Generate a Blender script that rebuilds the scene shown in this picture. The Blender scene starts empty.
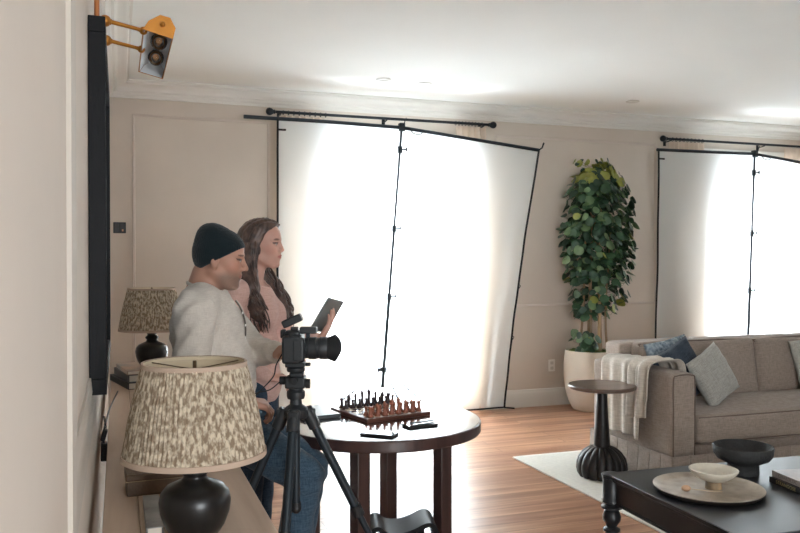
import bpy, bmesh, math, random
import numpy as np
from mathutils import Vector, Matrix, Euler
PI = math.pi
random.seed(7)
COL = bpy.context.scene.collection
# ------------------------------------------------------------------ materials
def lin(c):
    c = c/255.0
    return c/12.92 if c <= 0.04045 else ((c+0.055)/1.055)**2.4
def rgb(r, g, b): return (lin(r), lin(g), lin(b), 1)
def new_mat(name):
    m = bpy.data.materials.new(name); m.use_nodes = True
    nt = m.node_tree; b = nt.nodes['Principled BSDF']
    return m, nt, b
def mat(name, c, rough=0.6, metal=0.0, var=0.0, vscale=6.0, bump=0.0, bscale=60.0, stretch=(1, 1, 1), spec=0.5, c2=None, sheen=0.0, detail=3.0):
    m, nt, b = new_mat(name)
    b.inputs['Base Color'].default_value = rgb(*c)
    b.inputs['Roughness'].default_value = rough
    b.inputs['Metallic'].default_value = metal
    b.inputs['Specular IOR Level'].default_value = spec
    if sheen: b.inputs['Sheen Weight'].default_value = sheen
    if var or bump or c2:
        tc = nt.nodes.new('ShaderNodeTexCoord'); mp = nt.nodes.new('ShaderNodeMapping')
        mp.inputs['Scale'].default_value = stretch
        nt.links.new(tc.outputs['Object'], mp.inputs['Vector'])
    if var or c2:
        n = nt.nodes.new('ShaderNodeTexNoise'); n.inputs['Scale'].default_value = vscale; n.inputs['Detail'].default_value = detail
        nt.links.new(mp.outputs[0], n.inputs['Vector'])
        r = nt.nodes.new('ShaderNodeValToRGB')
        r.color_ramp.elements[0].position = 0.3; r.color_ramp.elements[1].position = 0.7
        base = rgb(*c)
        if c2: o = rgb(*c2)
        else: o = tuple(min(1, x*(1+var)) for x in base[:3])+(1,); base = tuple(x*(1-var) for x in base[:3])+(1,)
        r.color_ramp.elements[0].color = base; r.color_ramp.elements[1].color = o
        nt.links.new(n.outputs['Fac'], r.inputs['Fac']); nt.links.new(r.outputs['Color'], b.inputs['Base Color'])
    if bump:
        n2 = nt.nodes.new('ShaderNodeTexNoise'); n2.inputs['Scale'].default_value = bscale; n2.inputs['Detail'].default_value = 4
        nt.links.new(mp.outputs[0], n2.inputs['Vector'])
        bp = nt.nodes.new('ShaderNodeBump'); bp.inputs['Strength'].default_value = bump; bp.inputs['Distance'].default_value = 0.01
        nt.links.new(n2.outputs['Fac'], bp.inputs['Height']); nt.links.new(bp.outputs['Normal'], b.inputs['Normal'])
    return m
def weave_mat(name, c, c2, scale=350.0, rough=0.9, bump=0.3):
    """woven cloth: two crossed fine waves plus slub noise"""
    m, nt, b = new_mat(name); N = nt.nodes; L = nt.links
    b.inputs['Roughness'].default_value = rough; b.inputs['Specular IOR Level'].default_value = 0.15
    b.inputs['Sheen Weight'].default_value = 0.15
    tc = N.new('ShaderNodeTexCoord')
    outs = []
    for st in ((1, 1, 12), (12, 12, 1)):
        mp = N.new('ShaderNodeMapping'); mp.inputs['Scale'].default_value = st; L.new(tc.outputs['Object'], mp.inputs['Vector'])
        n = N.new('ShaderNodeTexNoise'); n.inputs['Scale'].default_value = scale/12; n.inputs['Detail'].default_value = 3; L.new(mp.outputs[0], n.inputs['Vector'])
        outs.append(n.outputs['Fac'])
    a = N.new('ShaderNodeMath'); a.operation = 'ADD'; L.new(outs[0], a.inputs[0]); L.new(outs[1], a.inputs[1])
    h = N.new('ShaderNodeMath'); h.operation = 'MULTIPLY'; h.inputs[1].default_value = 0.5; L.new(a.outputs[0], h.inputs[0])
    r = N.new('ShaderNodeValToRGB'); r.color_ramp.elements[0].position = 0.38; r.color_ramp.elements[1].position = 0.62
    r.color_ramp.elements[0].color = rgb(*c); r.color_ramp.elements[1].color = rgb(*c2)
    L.new(h.outputs[0], r.inputs['Fac']); L.new(r.outputs['Color'], b.inputs['Base Color'])
    bp = N.new('ShaderNodeBump'); bp.inputs['Strength'].default_value = bump; bp.inputs['Distance'].default_value = 0.002
    L.new(h.outputs[0], bp.inputs['Height']); L.new(bp.outputs['Normal'], b.inputs['Normal'])
    return m
def attr_mat(name, rough=0.55, spec=0.3, sss=0.0):
    m, nt, b = new_mat(name)
    a = nt.nodes.new('ShaderNodeAttribute'); a.attribute_name = 'Col'
    nt.links.new(a.outputs['Color'], b.inputs['Base Color'])
    b.inputs['Roughness'].default_value = rough; b.inputs['Specular IOR Level'].default_value = spec
    if sss:
        b.inputs['Subsurface Weight'].default_value = sss; b.inputs['Subsurface Radius'].default_value = (0.01, 0.004, 0.002)
        b.inputs['Subsurface Scale'].default_value = 0.5
    return m
def wood_mat(name, c1, c2, axis='x', scale=3.0, rough=0.45, planks=None, coat=0.0):
    """grain stretched along one axis; planks=(length, width) adds boards"""
    m, nt, b = new_mat(name); N = nt.nodes; L = nt.links
    tc = N.new('ShaderNodeTexCoord'); mp = N.new('ShaderNodeMapping')
    st = {'x': (0.6, 9, 9), 'y': (9, 0.6, 9), 'z': (9, 9, 0.6)}[axis]
    mp.inputs['Scale'].default_value = st
    L.new(tc.outputs['Object'], mp.inputs['Vector'])
    n = N.new('ShaderNodeTexNoise'); n.inputs['Scale'].default_value = scale; n.inputs['Detail'].default_value = 6; n.inputs['Distortion'].default_value = 0.6
    r = N.new('ShaderNodeValToRGB'); r.color_ramp.elements[0].position = 0.32; r.color_ramp.elements[1].position = 0.68
    r.color_ramp.elements[0].color = rgb(*c1); r.color_ramp.elements[1].color = rgb(*c2)
    L.new(n.outputs['Fac'], r.inputs['Fac'])
    out = r.outputs['Color']
    if planks:
        br = N.new('ShaderNodeTexBrick'); br.offset = 0.37; br.inputs['Scale'].default_value = 1.0
        br.inputs['Brick Width'].default_value = planks[0]; br.inputs['Row Height'].default_value = planks[1]
        br.inputs['Mortar Size'].default_value = 0.0015; br.inputs['Mortar Smooth'].default_value = 0.3
        br.inputs['Color1'].default_value = (0.05, 0.05, 0.05, 1); br.inputs['Color2'].default_value = (1, 1, 1, 1); br.inputs['Mortar'].default_value = (0.5, 0.5, 0.5, 1)
        L.new(tc.outputs['Object'], br.inputs['Vector'])
        ad = N.new('ShaderNodeVectorMath'); ad.operation = 'MULTIPLY_ADD'
        L.new(br.outputs['Color'], ad.inputs[0]); ad.inputs[1].default_value = (7, 5, 3); L.new(mp.outputs[0], ad.inputs[2])
        L.new(ad.outputs[0], n.inputs['Vector'])
        mx = N.new('ShaderNodeMix'); mx.data_type = 'RGBA'; mx.blend_type = 'MULTIPLY'; mx.inputs['Factor'].default_value = 0.5
        r2 = N.new('ShaderNodeValToRGB'); r2.color_ramp.elements[0].color = (0.55, 0.5, 0.48, 1); r2.color_ramp.elements[1].color = (1, 1, 1, 1)
        L.new(br.outputs['Color'], r2.inputs['Fac'])
        L.new(out, mx.inputs[6]); L.new(r2.outputs['Color'], mx.inputs[7])
        mx2 = N.new('ShaderNodeMix'); mx2.data_type = 'RGBA'
        L.new(br.outputs['Fac'], mx2.inputs['Factor']); L.new(mx.outputs[2], mx2.inputs[6]); mx2.inputs[7].default_value = rgb(60, 38, 28)
        out = mx2.outputs[2]
    else:
        L.new(mp.outputs[0], n.inputs['Vector'])
    L.new(out, b.inputs['Base Color'])
    b.inputs['Roughness'].default_value = rough
    if coat: b.inputs['Coat Weight'].default_value = coat; b.inputs['Coat Roughness'].default_value = 0.15
    bp = N.new('ShaderNodeBump'); bp.inputs['Strength'].default_value = 0.08; bp.inputs['Distance'].default_value = 0.004
    L.new(n.outputs['Fac'], bp.inputs['Height']); L.new(bp.outputs['Normal'], b.inputs['Normal'])
    return m
def cloth_translucent(name, c, trans=0.6):
    m, nt, b = new_mat(name); N = nt.nodes; L = nt.links
    N.remove(b)
    o = N['Material Output']
    d = N.new('ShaderNodeBsdfDiffuse'); t = N.new('ShaderNodeBsdfTranslucent'); mx = N.new('ShaderNodeMixShader')
    tc = N.new('ShaderNodeTexCoord'); n = N.new('ShaderNodeTexNoise'); n.inputs['Scale'].default_value = 2.0
    L.new(tc.outputs['Object'], n.inputs['Vector'])
    r = N.new('ShaderNodeValToRGB'); base = rgb(*c)
    r.color_ramp.elements[0].color = tuple(x*0.95 for x in base[:3])+(1,); r.color_ramp.elements[1].color = base
    L.new(n.outputs['Fac'], r.inputs['Fac'])
    L.new(r.outputs['Color'], d.inputs['Color']); L.new(r.outputs['Color'], t.inputs['Color'])
    mx.inputs[0].default_value = trans
    L.new(d.outputs[0], mx.inputs[1]); L.new(t.outputs[0], mx.inputs[2]); L.new(mx.outputs[0], o.inputs['Surface'])
    return m
def glass_mat(name, tint=(1, 1, 1, 1)):
    m, nt, b = new_mat(name); N = nt.nodes; L = nt.links; N.remove(b)
    o = N['Material Output']; t = N.new('ShaderNodeBsdfTransparent'); t.inputs['Color'].default_value = tint
    g = N.new('ShaderNodeBsdfGlossy'); g.inputs['Roughness'].default_value = 0.02
    f = N.new('ShaderNodeFresnel'); f.inputs['IOR'].default_value = 1.45
    mx = N.new('ShaderNodeMixShader'); L.new(f.outputs[0], mx.inputs[0]); L.new(t.outputs[0], mx.inputs[1]); L.new(g.outputs[0], mx.inputs[2]); L.new(mx.outputs[0], o.inputs['Surface'])
    return m

# ------------------------------------------------------------------ mesh builder
class MB:
    def __init__(s): s.v = []; s.f = []
    def add(s, vs, fs, M=None):
        o = len(s.v)
        s.v += [tuple(M @ Vector(v)) if M is not None else tuple(v) for v in vs]
        s.f += [tuple(i+o for i in f) for f in fs]
    def box(s, c, d, rot=None):
        x, y, z = d[0]/2, d[1]/2, d[2]/2
        vs = [(-x, -y, -z), (x, -y, -z), (x, y, -z), (-x, y, -z), (-x, -y, z), (x, -y, z), (x, y, z), (-x, y, z)]
        fs = [(0, 3, 2, 1), (4, 5, 6, 7), (0, 1, 5, 4), (1, 2, 6, 5), (2, 3, 7, 6), (3, 0, 4, 7)]
        M = Matrix.Translation(c)
        if rot is not None: M = M @ (rot if isinstance(rot, Matrix) else Euler(rot).to_matrix().to_4x4())
        s.add(vs, fs, M); return s
    def b2(s, x0, x1, y0, y1, z0, z1): return s.box(((x0+x1)/2, (y0+y1)/2, (z0+z1)/2), (x1-x0, y1-y0, z1-z0))
    def lathe(s, prof, c=(0, 0, 0), n=32, M=None, flute=None, close=True):
        """prof: list of (r, z)"""
        vs = []; fs = []
        for r, z in prof:
            for i in range(n):
                a = 2*PI*i/n; q = r*(flute(a, z) if flute else 1)
                vs.append((q*math.cos(a), q*math.sin(a), z))
        for j in range(len(prof)-1):
            for i in range(n):
                k = (i+1) % n; fs.append((j*n+i, j*n+k, (j+1)*n+k, (j+1)*n+i))
        if close:
            fs.append(tuple(reversed(range(n)))); fs.append(tuple((len(prof)-1)*n+i for i in range(n)))
        T = Matrix.Translation(c)
        if M is not None: T = T @ M
        s.add(vs, fs, T); return s
    def tube(s, pts, r, n=8, close=True):
        pts = [Vector(p) for p in pts]; N = len(pts)
        rs = r if isinstance(r, (list, tuple)) else [r]*N
        vs = []; fs = []; up = None
        for i, p in enumerate(pts):
            t = (pts[min(i+1, N-1)]-pts[max(i-1, 0)])
            if t.length < 1e-9: t = Vector((0, 0, 1))
            t.normalize()
            if up is None:
                up = Vector((0, 0, 1)) if abs(t.z) < 0.9 else Vector((1, 0, 0))
            a = t.cross(up)
            if a.length < 1e-6: a = t.orthogonal()
            a.normalize(); b = t.cross(a).normalized(); up = -b if b.dot(up) < 0 else b
            up = a.cross(t).normalized(); b = up
            for k in range(n):
                w = 2*PI*k/n; vs.append(p+a*(rs[i]*math.cos(w))+b*(rs[i]*math.sin(w)))
        for j in range(N-1):
            for k in range(n):
                q = (k+1) % n; fs.append((j*n+k, j*n+q, (j+1)*n+q, (j+1)*n+k))
        if close:
            fs.append(tuple(reversed(range(n)))); fs.append(tuple((N-1)*n+k for k in range(n)))
        s.add(vs, fs); return s
    def ball(s, c, r, n=16, m=10, sc=(1, 1, 1), M=None):
        pr = [(max(1e-4, r*math.sin(PI*i/m)), -r*math.cos(PI*i/m)) for i in range(m+1)]
        T = Matrix.Translation(c)
        if M is not None: T = T @ M
        T = T @ Matrix.Diagonal((sc[0], sc[1], sc[2], 1))
        b = MB(); b.lathe(pr, n=n); s.add(b.v, b.f, T); return s
    def prism(s, poly, h0, h1, M=None):
        """polygon (x,y) extruded z h0..h1"""
        n = len(poly); vs = [(x, y, h0) for x, y in poly]+[(x, y, h1) for x, y in poly]
        fs = [tuple(reversed(range(n))), tuple(range(n, 2*n))]+[(i, (i+1) % n, n+(i+1) % n, n+i) for i in range(n)]
        s.add(vs, fs, M); return s
    def sweep(s, prof, path, closed=False):
        """prof (a,b) swept: path list of (pos, axisA, axisB)"""
        n = len(prof); vs = []; fs = []
        for p, A, B in path:
            p = Vector(p); A = Vector(A); B = Vector(B)
            for a, b in prof: vs.append(p+A*a+B*b)
        P = len(path)
        for j in range(P if closed else P-1):
            k = (j+1) % P
            for i in range(n):
                q = (i+1) % n; fs.append((j*n+i, j*n+q, k*n+q, k*n+i))
        if not closed: fs.append(tuple(reversed(range(n)))); fs.append(tuple((P-1)*n+i for i in range(n)))
        s.add(vs, fs); return s
    def build(s, name, m, parent=None, loc=None, rz=0.0, bevel=0.0, seg=2, smooth=40, sub=0, solid=0.0, fix=True):
        me = bpy.data.meshes.new(name); me.from_pydata(s.v, [], s.f)
        if fix:
            bm = bmesh.new(); bm.from_mesh(me); bmesh.ops.recalc_face_normals(bm, faces=bm.faces); bm.to_mesh(me); bm.free()
        me.materials.append(m)
        if smooth:
            me.shade_smooth() if hasattr(me, 'shade_smooth') else None
            if smooth < 180: me.set_sharp_from_angle(angle=math.radians(smooth))
        o = bpy.data.objects.new(name, me); COL.objects.link(o)
        if parent is not None: o.parent = parent
        if loc is not None: o.location = loc
        o.rotation_euler.z = rz
        if solid:
            q = o.modifiers.new('s', 'SOLIDIFY'); q.thickness = solid; q.offset = 0
        if bevel:
            q = o.modifiers.new('b', 'BEVEL'); q.width = bevel; q.segments = seg; q.limit_method = 'ANGLE'; q.angle_limit = math.radians(35)
            q.harden_normals = False
        if sub:
            q = o.modifiers.new('u', 'SUBSURF'); q.levels = sub; q.render_levels = sub
        return o
def tag(o, label, cat, group=None):
    o['label'] = label; o['category'] = cat
    if group: o['group'] = group
    return o
def empty(name, loc, label, cat, rz=0.0, group=None):
    o = bpy.data.objects.new(name, None); COL.objects.link(o); o.location = loc; o.rotation_euler.z = rz
    o.empty_display_size = 0.1
    return tag(o, label, cat, group)
def struct(o): o['kind'] = 'structure'; return o
def copy_tree(o, parent=None):
    c = o.copy(); COL.objects.link(c); c.parent = parent
    for ch in list(o.children): copy_tree(ch, c)
    return c
def smooth_path(pts, n=6):
    """Catmull-Rom through points"""
    P = [Vector(p) for p in pts]; out = []
    for i in range(len(P)-1):
        p0 = P[max(i-1, 0)]; p1 = P[i]; p2 = P[i+1]; p3 = P[min(i+2, len(P)-1)]
        for k in range(n):
            t = k/n
            out.append(0.5*((2*p1)+(-p0+p2)*t+(2*p0-5*p1+4*p2-p3)*t*t+(-p0+3*p1-3*p2+p3)*t**3))
    out.append(P[-1]); return out

# ------------------------------------------------------------------ implicit surfaces (people)
class SDF:
    def __init__(s, lo, hi, res):
        s.lo = np.array(lo, float); s.res = res
        s.n = np.ceil((np.array(hi, float)-s.lo)/res).astype(int)+1
        s.d = np.full(s.n, 0.06, np.float32)
    def _win(s, lo, hi):
        a = np.maximum(np.floor((lo-s.lo)/s.res).astype(int), 0); b = np.minimum(np.ceil((hi-s.lo)/s.res).astype(int)+1, s.n)
        if np.any(b <= a): return None
        ax = [s.lo[i]+s.res*np.arange(a[i], b[i]) for i in range(3)]
        return (slice(a[0], b[0]), slice(a[1], b[1]), slice(a[2], b[2])), np.meshgrid(*ax, indexing='ij')
    def _comb(s, w, di, k, op):
        d = s.d[w]
        if op == 'add':
            h = np.clip(0.5+0.5*(d-di)/k, 0, 1); s.d[w] = d*(1-h)+di*h-k*h*(1-h)
        else:
            h = np.clip(0.5-0.5*(d+di)/k, 0, 1); s.d[w] = d*(1-h)-di*h+k*h*(1-h)
    def rc(s, a, b, r1, r2, k=0.02, op='add'):
        a = np.array(a, float); b = np.array(b, float); m = max(r1, r2)+0.035+k
        w = s._win(np.minimum(a, b)-m, np.maximum(a, b)+m)
        if w is None: return s
        w, (X, Y, Z) = w; ba = b-a; L = max(ba@ba, 1e-12)
        h = np.clip(((X-a[0])*ba[0]+(Y-a[1])*ba[1]+(Z-a[2])*ba[2])/L, 0, 1)
        di = np.sqrt((X-a[0]-h*ba[0])**2+(Y-a[1]-h*ba[1])**2+(Z-a[2]-h*ba[2])**2)-(r1+(r2-r1)*h)
        s._comb(w, di, k, op); return s
    def chain(s, pts, rs, k=0.02):
        for i in range(len(pts)-1): s.rc(pts[i], pts[i+1], rs[i], rs[i+1], k)
        return s
    def el(s, c, r, k=0.02, op='add', R=None):
        c = np.array(c, float); r = np.array(r, float); m = r.max()+0.035+k
        w = s._win(c-m, c+m)
        if w is None: return s
        w, (X, Y, Z) = w; X = X-c[0]; Y = Y-c[1]; Z = Z-c[2]
        if R is not None:
            R = np.array(R); X, Y, Z = (R[0, 0]*X+R[1, 0]*Y+R[2, 0]*Z, R[0, 1]*X+R[1, 1]*Y+R[2, 1]*Z, R[0, 2]*X+R[1, 2]*Y+R[2, 2]*Z)
        k0 = np.sqrt((X/r[0])**2+(Y/r[1])**2+(Z/r[2])**2); k1 = np.sqrt((X/r[0]**2)**2+(Y/r[1]**2)**2+(Z/r[2]**2)**2)+1e-9
        s._comb(w, k0*(k0-1)/k1, k, op); return s
    def cut(s, p, nrm):
        """remove everything on the positive side of the plane"""
        X, Y, Z = np.meshgrid(*[s.lo[i]+s.res*np.arange(s.n[i]) for i in range(3)], indexing='ij')
        n = np.array(nrm, float); n /= np.linalg.norm(n)
        s.d = np.maximum(s.d, ((X-p[0])*n[0]+(Y-p[1])*n[1]+(Z-p[2])*n[2])).astype(np.float32); return s
    def displace(s, fn):
        X, Y, Z = np.meshgrid(*[s.lo[i]+s.res*np.arange(s.n[i]) for i in range(3)], indexing='ij')
        s.d = (s.d+fn(X, Y, Z)).astype(np.float32); return s
    def mesh(s):
        d = s.d; d[d == 0] = 1e-6
        ins = d < 0; nx, ny, nz = d.shape
        c = np.zeros((nx-1, ny-1, nz-1), np.int8)
        for i in (0, 1):
            for j in (0, 1):
                for k in (0, 1): c += ins[i:nx-1+i, j:ny-1+j, k:nz-1+k]
        cells = np.argwhere((c > 0) & (c < 8))
        idx = -np.ones(c.shape, np.int64); idx[tuple(cells.T)] = np.arange(len(cells))
        acc = np.zeros((len(cells), 3)); cnt = np.zeros(len(cells))
        cor = [(i, j, k) for i in (0, 1) for j in (0, 1) for k in (0, 1)]
        val = {q: d[cells[:, 0]+q[0], cells[:, 1]+q[1], cells[:, 2]+q[2]] for q in cor}
        for q in cor:
            for ax in range(3):
                if q[ax] == 0:
                    q2 = list(q); q2[ax] = 1; q2 = tuple(q2)
                    a, b = val[q], val[q2]; m = (a < 0) != (b < 0)
                    t = np.where(m, a/(a-b+1e-20), 0)
                    p = np.tile(np.array(q, float), (len(cells), 1)); p[:, ax] = t
                    acc[m] += p[m]; cnt[m] += 1
        V = s.lo+s.res*(cells+acc/cnt[:, None])
        F = []
        for ax in range(3):
            sl0 = [slice(None)]*3; sl1 = [slice(None)]*3; sl0[ax] = slice(0, -1); sl1[ax] = slice(1, None)
            m = ins[tuple(sl0)] != ins[tuple(sl1)]
            e = np.argwhere(m); o1, o2 = [(1, 2), (2, 0), (0, 1)][ax]
            ok = (e[:, o1] > 0) & (e[:, o2] > 0) & (e[:, o1] < c.shape[o1]) & (e[:, o2] < c.shape[o2]); e = e[ok]
            def g(a, b):
                q = e.copy(); q[:, o1] -= a; q[:, o2] -= b; return idx[tuple(q.T)]
            quad = np.stack([g(1, 1), g(0, 1), g(0, 0), g(1, 0)], 1)
            fl = ins[tuple(e.T)]
            quad[~fl] = quad[~fl][:, ::-1]; F.append(quad)
        return V, np.concatenate(F)
def np_mesh(name, V, F, m, parent=None, color=None, loc=None, rz=0):
    me = bpy.data.meshes.new(name)
    me.vertices.add(len(V)); me.vertices.foreach_set('co', np.asarray(V, np.float32).ravel())
    me.loops.add(F.size); me.loops.foreach_set('vertex_index', F.astype(np.int32).ravel())
    me.polygons.add(len(F)); me.polygons.foreach_set('loop_start', np.arange(0, F.size, 4, dtype=np.int32))
    me.polygons.foreach_set('loop_total', np.full(len(F), 4, np.int32))
    me.update(calc_edges=True); me.validate()
    me.shade_smooth()
    if color is not None:
        a = me.color_attributes.new('Col', 'FLOAT_COLOR', 'POINT')
        cc = np.ones((len(V), 4), np.float32); cc[:, :3] = color(V[:, 0], V[:, 1], V[:, 2]); a.data.foreach_set('color', cc.ravel())
    me.materials.append(m)
    o = bpy.data.objects.new(name, me); COL.objects.link(o)
    if parent is not None: o.parent = parent
    if loc is not None: o.location = loc
    o.rotation_euler.z = rz
    return o
# ================================================================== ROOM
WX, WY, CZ = -0.08, 7.09, 2.95           # left wall plane, back wall plane, ceiling
RX, FY = 8.4, -2.2                        # right wall, wall behind the viewpoint
M_wall = mat('plaster_taupe', (206, 195, 183), 0.85, var=0.05, vscale=1.6, bump=0.06, bscale=25, spec=0.2, detail=5)
M_ceil = mat('ceiling_paint', (232, 234, 231), 0.9, var=0.02, vscale=1.0, spec=0.2)
M_trim = mat('trim_paint', (220, 217, 210), 0.55, spec=0.4, var=0.01, vscale=5)
M_floor = wood_mat('oak_floor', (158, 108, 82), (212, 164, 130), 'x', 1.6, 0.33, planks=(1.7, 0.125), coat=0.25)
struct(MB().b2(WX-0.2, RX+0.2, FY-0.2, WY+0.2, -0.1, 0).build('floor', M_floor, smooth=0))
struct(MB().b2(WX-0.2, RX+0.2, FY-0.2, WY+0.2, CZ, CZ+0.1).build('ceiling', M_ceil, smooth=0))
struct(MB().b2(WX-0.15, WX, FY, WY, 0, CZ).build('wall_left', M_wall, smooth=0))
W1 = (1.52, 3.28, 0.06, 2.58); W2 = (5.78, 7.55, 0.06, 2.58)
w = MB(); T = 0.2
xs = [WX-0.15, W1[0], W1[1], W2[0], W2[1], RX+0.15]
for i in (0, 2, 4): w.b2(xs[i], xs[i+1], WY, WY+T, 0, CZ)
for W in (W1, W2): w.b2(W[0], W[1], WY, WY+T, W[3], CZ); w.b2(W[0], W[1], WY, WY+T, 0, W[2])
struct(w.build('wall_back', M_wall, smooth=0))
# right wall and the wall behind, each with an unseen window added for fill light
w = MB(); RW = (0.6, 4.6, 0.5, 2.5)
w.b2(RX, RX+T, FY, RW[0], 0, CZ).b2(RX, RX+T, RW[1], WY, 0, CZ).b2(RX, RX+T, RW[0], RW[1], 0, RW[2]).b2(RX, RX+T, RW[0], RW[1], RW[3], CZ)
struct(w.build('wall_right', M_wall, smooth=0))
w = MB(); FW = (0.35, 2.1, 0.3, 2.5)
w.b2(WX-0.15, FW[0], FY-T, FY, 0, CZ).b2(FW[1], RX+T, FY-T, FY, 0, CZ).b2(FW[0], FW[1], FY-T, FY, 0, FW[2]).b2(FW[0], FW[1], FY-T, FY, FW[3], CZ)
struct(w.build('wall_front', M_wall, smooth=0))
M_pane = glass_mat('window_glass')
def window_xz(n, W, y, inward):
    """tall window in a wall parallel to x; frame + two sashes + panes"""
    f = MB(); x0, x1, z0, z1 = W; t = 0.05; yc = y+0.12*inward
    f.b2(x0, x1, yc-0.04, yc+0.04, z0, z0+t).b2(x0, x1, yc-0.04, yc+0.04, z1-t, z1)
    f.b2(x0, x0+t, yc-0.04, yc+0.04, z0+t, z1-t).b2(x1-t, x1, yc-0.04, yc+0.04, z0+t, z1-t)
    xm = (x0+x1)/2; f.b2(xm-0.03, xm+0.03, yc-0.03, yc+0.03, z0+t, z1-t)
    o = f.build('window_%d' % n, M_trim, bevel=0.004); struct(o)
    MB().b2(x0+t, xm-0.03, yc-0.003, yc+0.003, z0+t, z1-t).build('pane', M_pane, o, smooth=0)
    MB().b2(xm+0.03, x1-t, yc-0.003, yc+0.003, z0+t, z1-t).build('pane', M_pane, o, smooth=0)
window_xz(1, W1, WY, 1); window_xz(2, W2, WY, 1); window_xz(3, FW, FY, -1)  # window 3 is out of view, added to admit front fill
f = MB(); y0, y1, z0, z1 = RW; xc = RX+0.12; t = 0.05; ym = (y0+y1)/2
f.b2(xc-0.04, xc+0.04, y0, y1, z0, z0+t).b2(xc-0.04, xc+0.04, y0, y1, z1-t, z1).b2(xc-0.04, xc+0.04, y0, y0+t, z0+t, z1-t).b2(xc-0.04, xc+0.04, y1-t, y1, z0+t, z1-t).b2(xc-0.03, xc+0.03, ym-0.03, ym+0.03, z0+t, z1-t)
o = struct(f.build('window_4', M_trim, bevel=0.004))  # out of view, added so fill light can enter from the right
MB().b2(xc-0.003, xc+0.003, y0+t, y1-t, z0+t, z1-t).build('pane', M_pane, o, smooth=0)
# window casings on the back wall
for n, W in ((1, W1), (2, W2)):
    c = MB(); q = 0.09
    c.b2(W[0]-q, W[0], WY-0.02, WY, 0.17, W[3]+q).b2(W[1], W[1]+q, WY-0.02, WY, 0.17, W[3]+q).b2(W[0], W[1], WY-0.02, WY, W[3], W[3]+q)
    struct(c.build('trim_%d' % n, M_trim, bevel=0.004))
# crown moulding: stepped profile, a = away from wall, b = down from ceiling
cp = [(0, 0), (0.165, 0), (0.165, 0.012), (0.150, 0.016), (0.145, 0.028), (0.120, 0.040), (0.085, 0.052), (0.070, 0.064), (0.062, 0.080), (0.045, 0.086), (0.040, 0.100), (0.022, 0.112), (0.020, 0.128), (0, 0.130)]
crown = MB()
crown.sweep(cp, [((WX, FY, CZ), (1, 1, 0), (0, 0, -1)), ((WX, WY, CZ), (1, -1, 0), (0, 0, -1)), ((RX, WY, CZ), (-1, -1, 0), (0, 0, -1)), ((RX, FY, CZ), (-1, 1, 0), (0, 0, -1))], closed=True)
struct(crown.build('trim_3', M_trim, smooth=30))
# baseboards
bp = [(0, 0), (0.02, 0), (0.02, 0.13), (0.016, 0.145), (0.012, 0.155), (0.010, 0.17), (0, 0.174)]
for nm, p0, p1, A in (('baseboard_left', (WX, FY, 0), (WX, WY-0.02, 0), (1, 0, 0)),):
    struct(MB().sweep(bp, [(p0, A, (0, 0, 1)), (p1, A, (0, 0, 1))]).build(nm, M_trim, smooth=30))
b = MB()
for x0, x1 in ((WX, W1[0]-0.02), (W1[1]+0.02, W2[0]-0.02), (W2[1]+0.02, RX)):
    b.sweep(bp, [((x0, WY, 0), (0, -1, 0), (0, 0, 1)), ((x1, WY, 0), (0, -1, 0), (0, 0, 1))])
struct(b.build('baseboard_back', M_trim, smooth=30))
struct(MB().sweep(bp, [((RX, FY, 0), (-1, 0, 0), (0, 0, 1)), ((RX, WY-0.02, 0), (-1, 0, 0), (0, 0, 1))]).build('baseboard_right', M_trim, smooth=30))
# picture-frame wall panels
def panel_back(mb, x0, x1, z0, z1, w=0.022):
    pr = [(0, 0), (w, 0), (w, 0.006), (w*0.7, 0.012), (w*0.35, 0.009), (0.004, 0.015), (0, 0.010)]
    pts = [(x0, z0, 1, 1), (x1, z0, -1, 1), (x1, z1, -1, -1), (x0, z1, 1, -1)]
    mb.sweep(pr, [((x, WY, z), (sx, 0, sz), (0, -1, 0)) for x, z, sx, sz in pts], closed=True)
M_pan = mat('panel_mould_paint', (206, 194, 184), 0.7, spec=0.3, var=0.02, vscale=3)
p = MB(); panel_back(p, 0.115, 1.27, 0.53, 2.69); panel_back(p, 3.48, 5.37, 1.0, 2.69); struct(p.build('trim_4', M_pan, smooth=30))
def panel_left(mb, y0, y1, z0, z1, pr):
    pts = [(y0, z0, 1, 1), (y1, z0, -1, 1), (y1, z1, -1, -1), (y0, z1, 1, -1)]
    mb.sweep(pr, [((WX, y, z), (0, sy, sz), (1, 0, 0)) for y, z, sy, sz in pts], closed=True)
p = MB(); big = [(0, 0), (0.16, 0), (0.16, 0.006), (0.12, 0.010), (0.10, 0.004), (0.05, 0.006), (0.03, 0.013), (0, 0.008)]
panel_left(p, 1.42, 4.3, 0.98, 2.69, big); panel_left(p, 4.6, 6.8, 0.98, 2.69, big)
struct(p.build('trim_5', mat('panel_mould_cream', (196, 188, 178), 0.75, spec=0.2), smooth=30))
# recessed ceiling lights (switched off)
M_can = mat('downlight_white', (205, 203, 198), 0.5)
for i, (x, y) in enumerate(((2.06, 6.26), (2.44, 6.30), (4.55, 6.36))):
    o = MB().lathe([(0.012, 0.004), (0.030, 0.004), (0.034, 0.0), (0.055, -0.003), (0.062, 0.0), (0.062, 0.006)], (0, 0, 0), 28).build('ceiling_light', M_can, loc=(x, y, CZ-0.006))
    tag(o, ['small round recessed ceiling light above the window, leftmost of the three', 'small round recessed ceiling light, middle one of the three near the window', 'small round recessed ceiling light above the leafy potted tree'][i], 'ceiling light', 'recessed ceiling lights')
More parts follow.
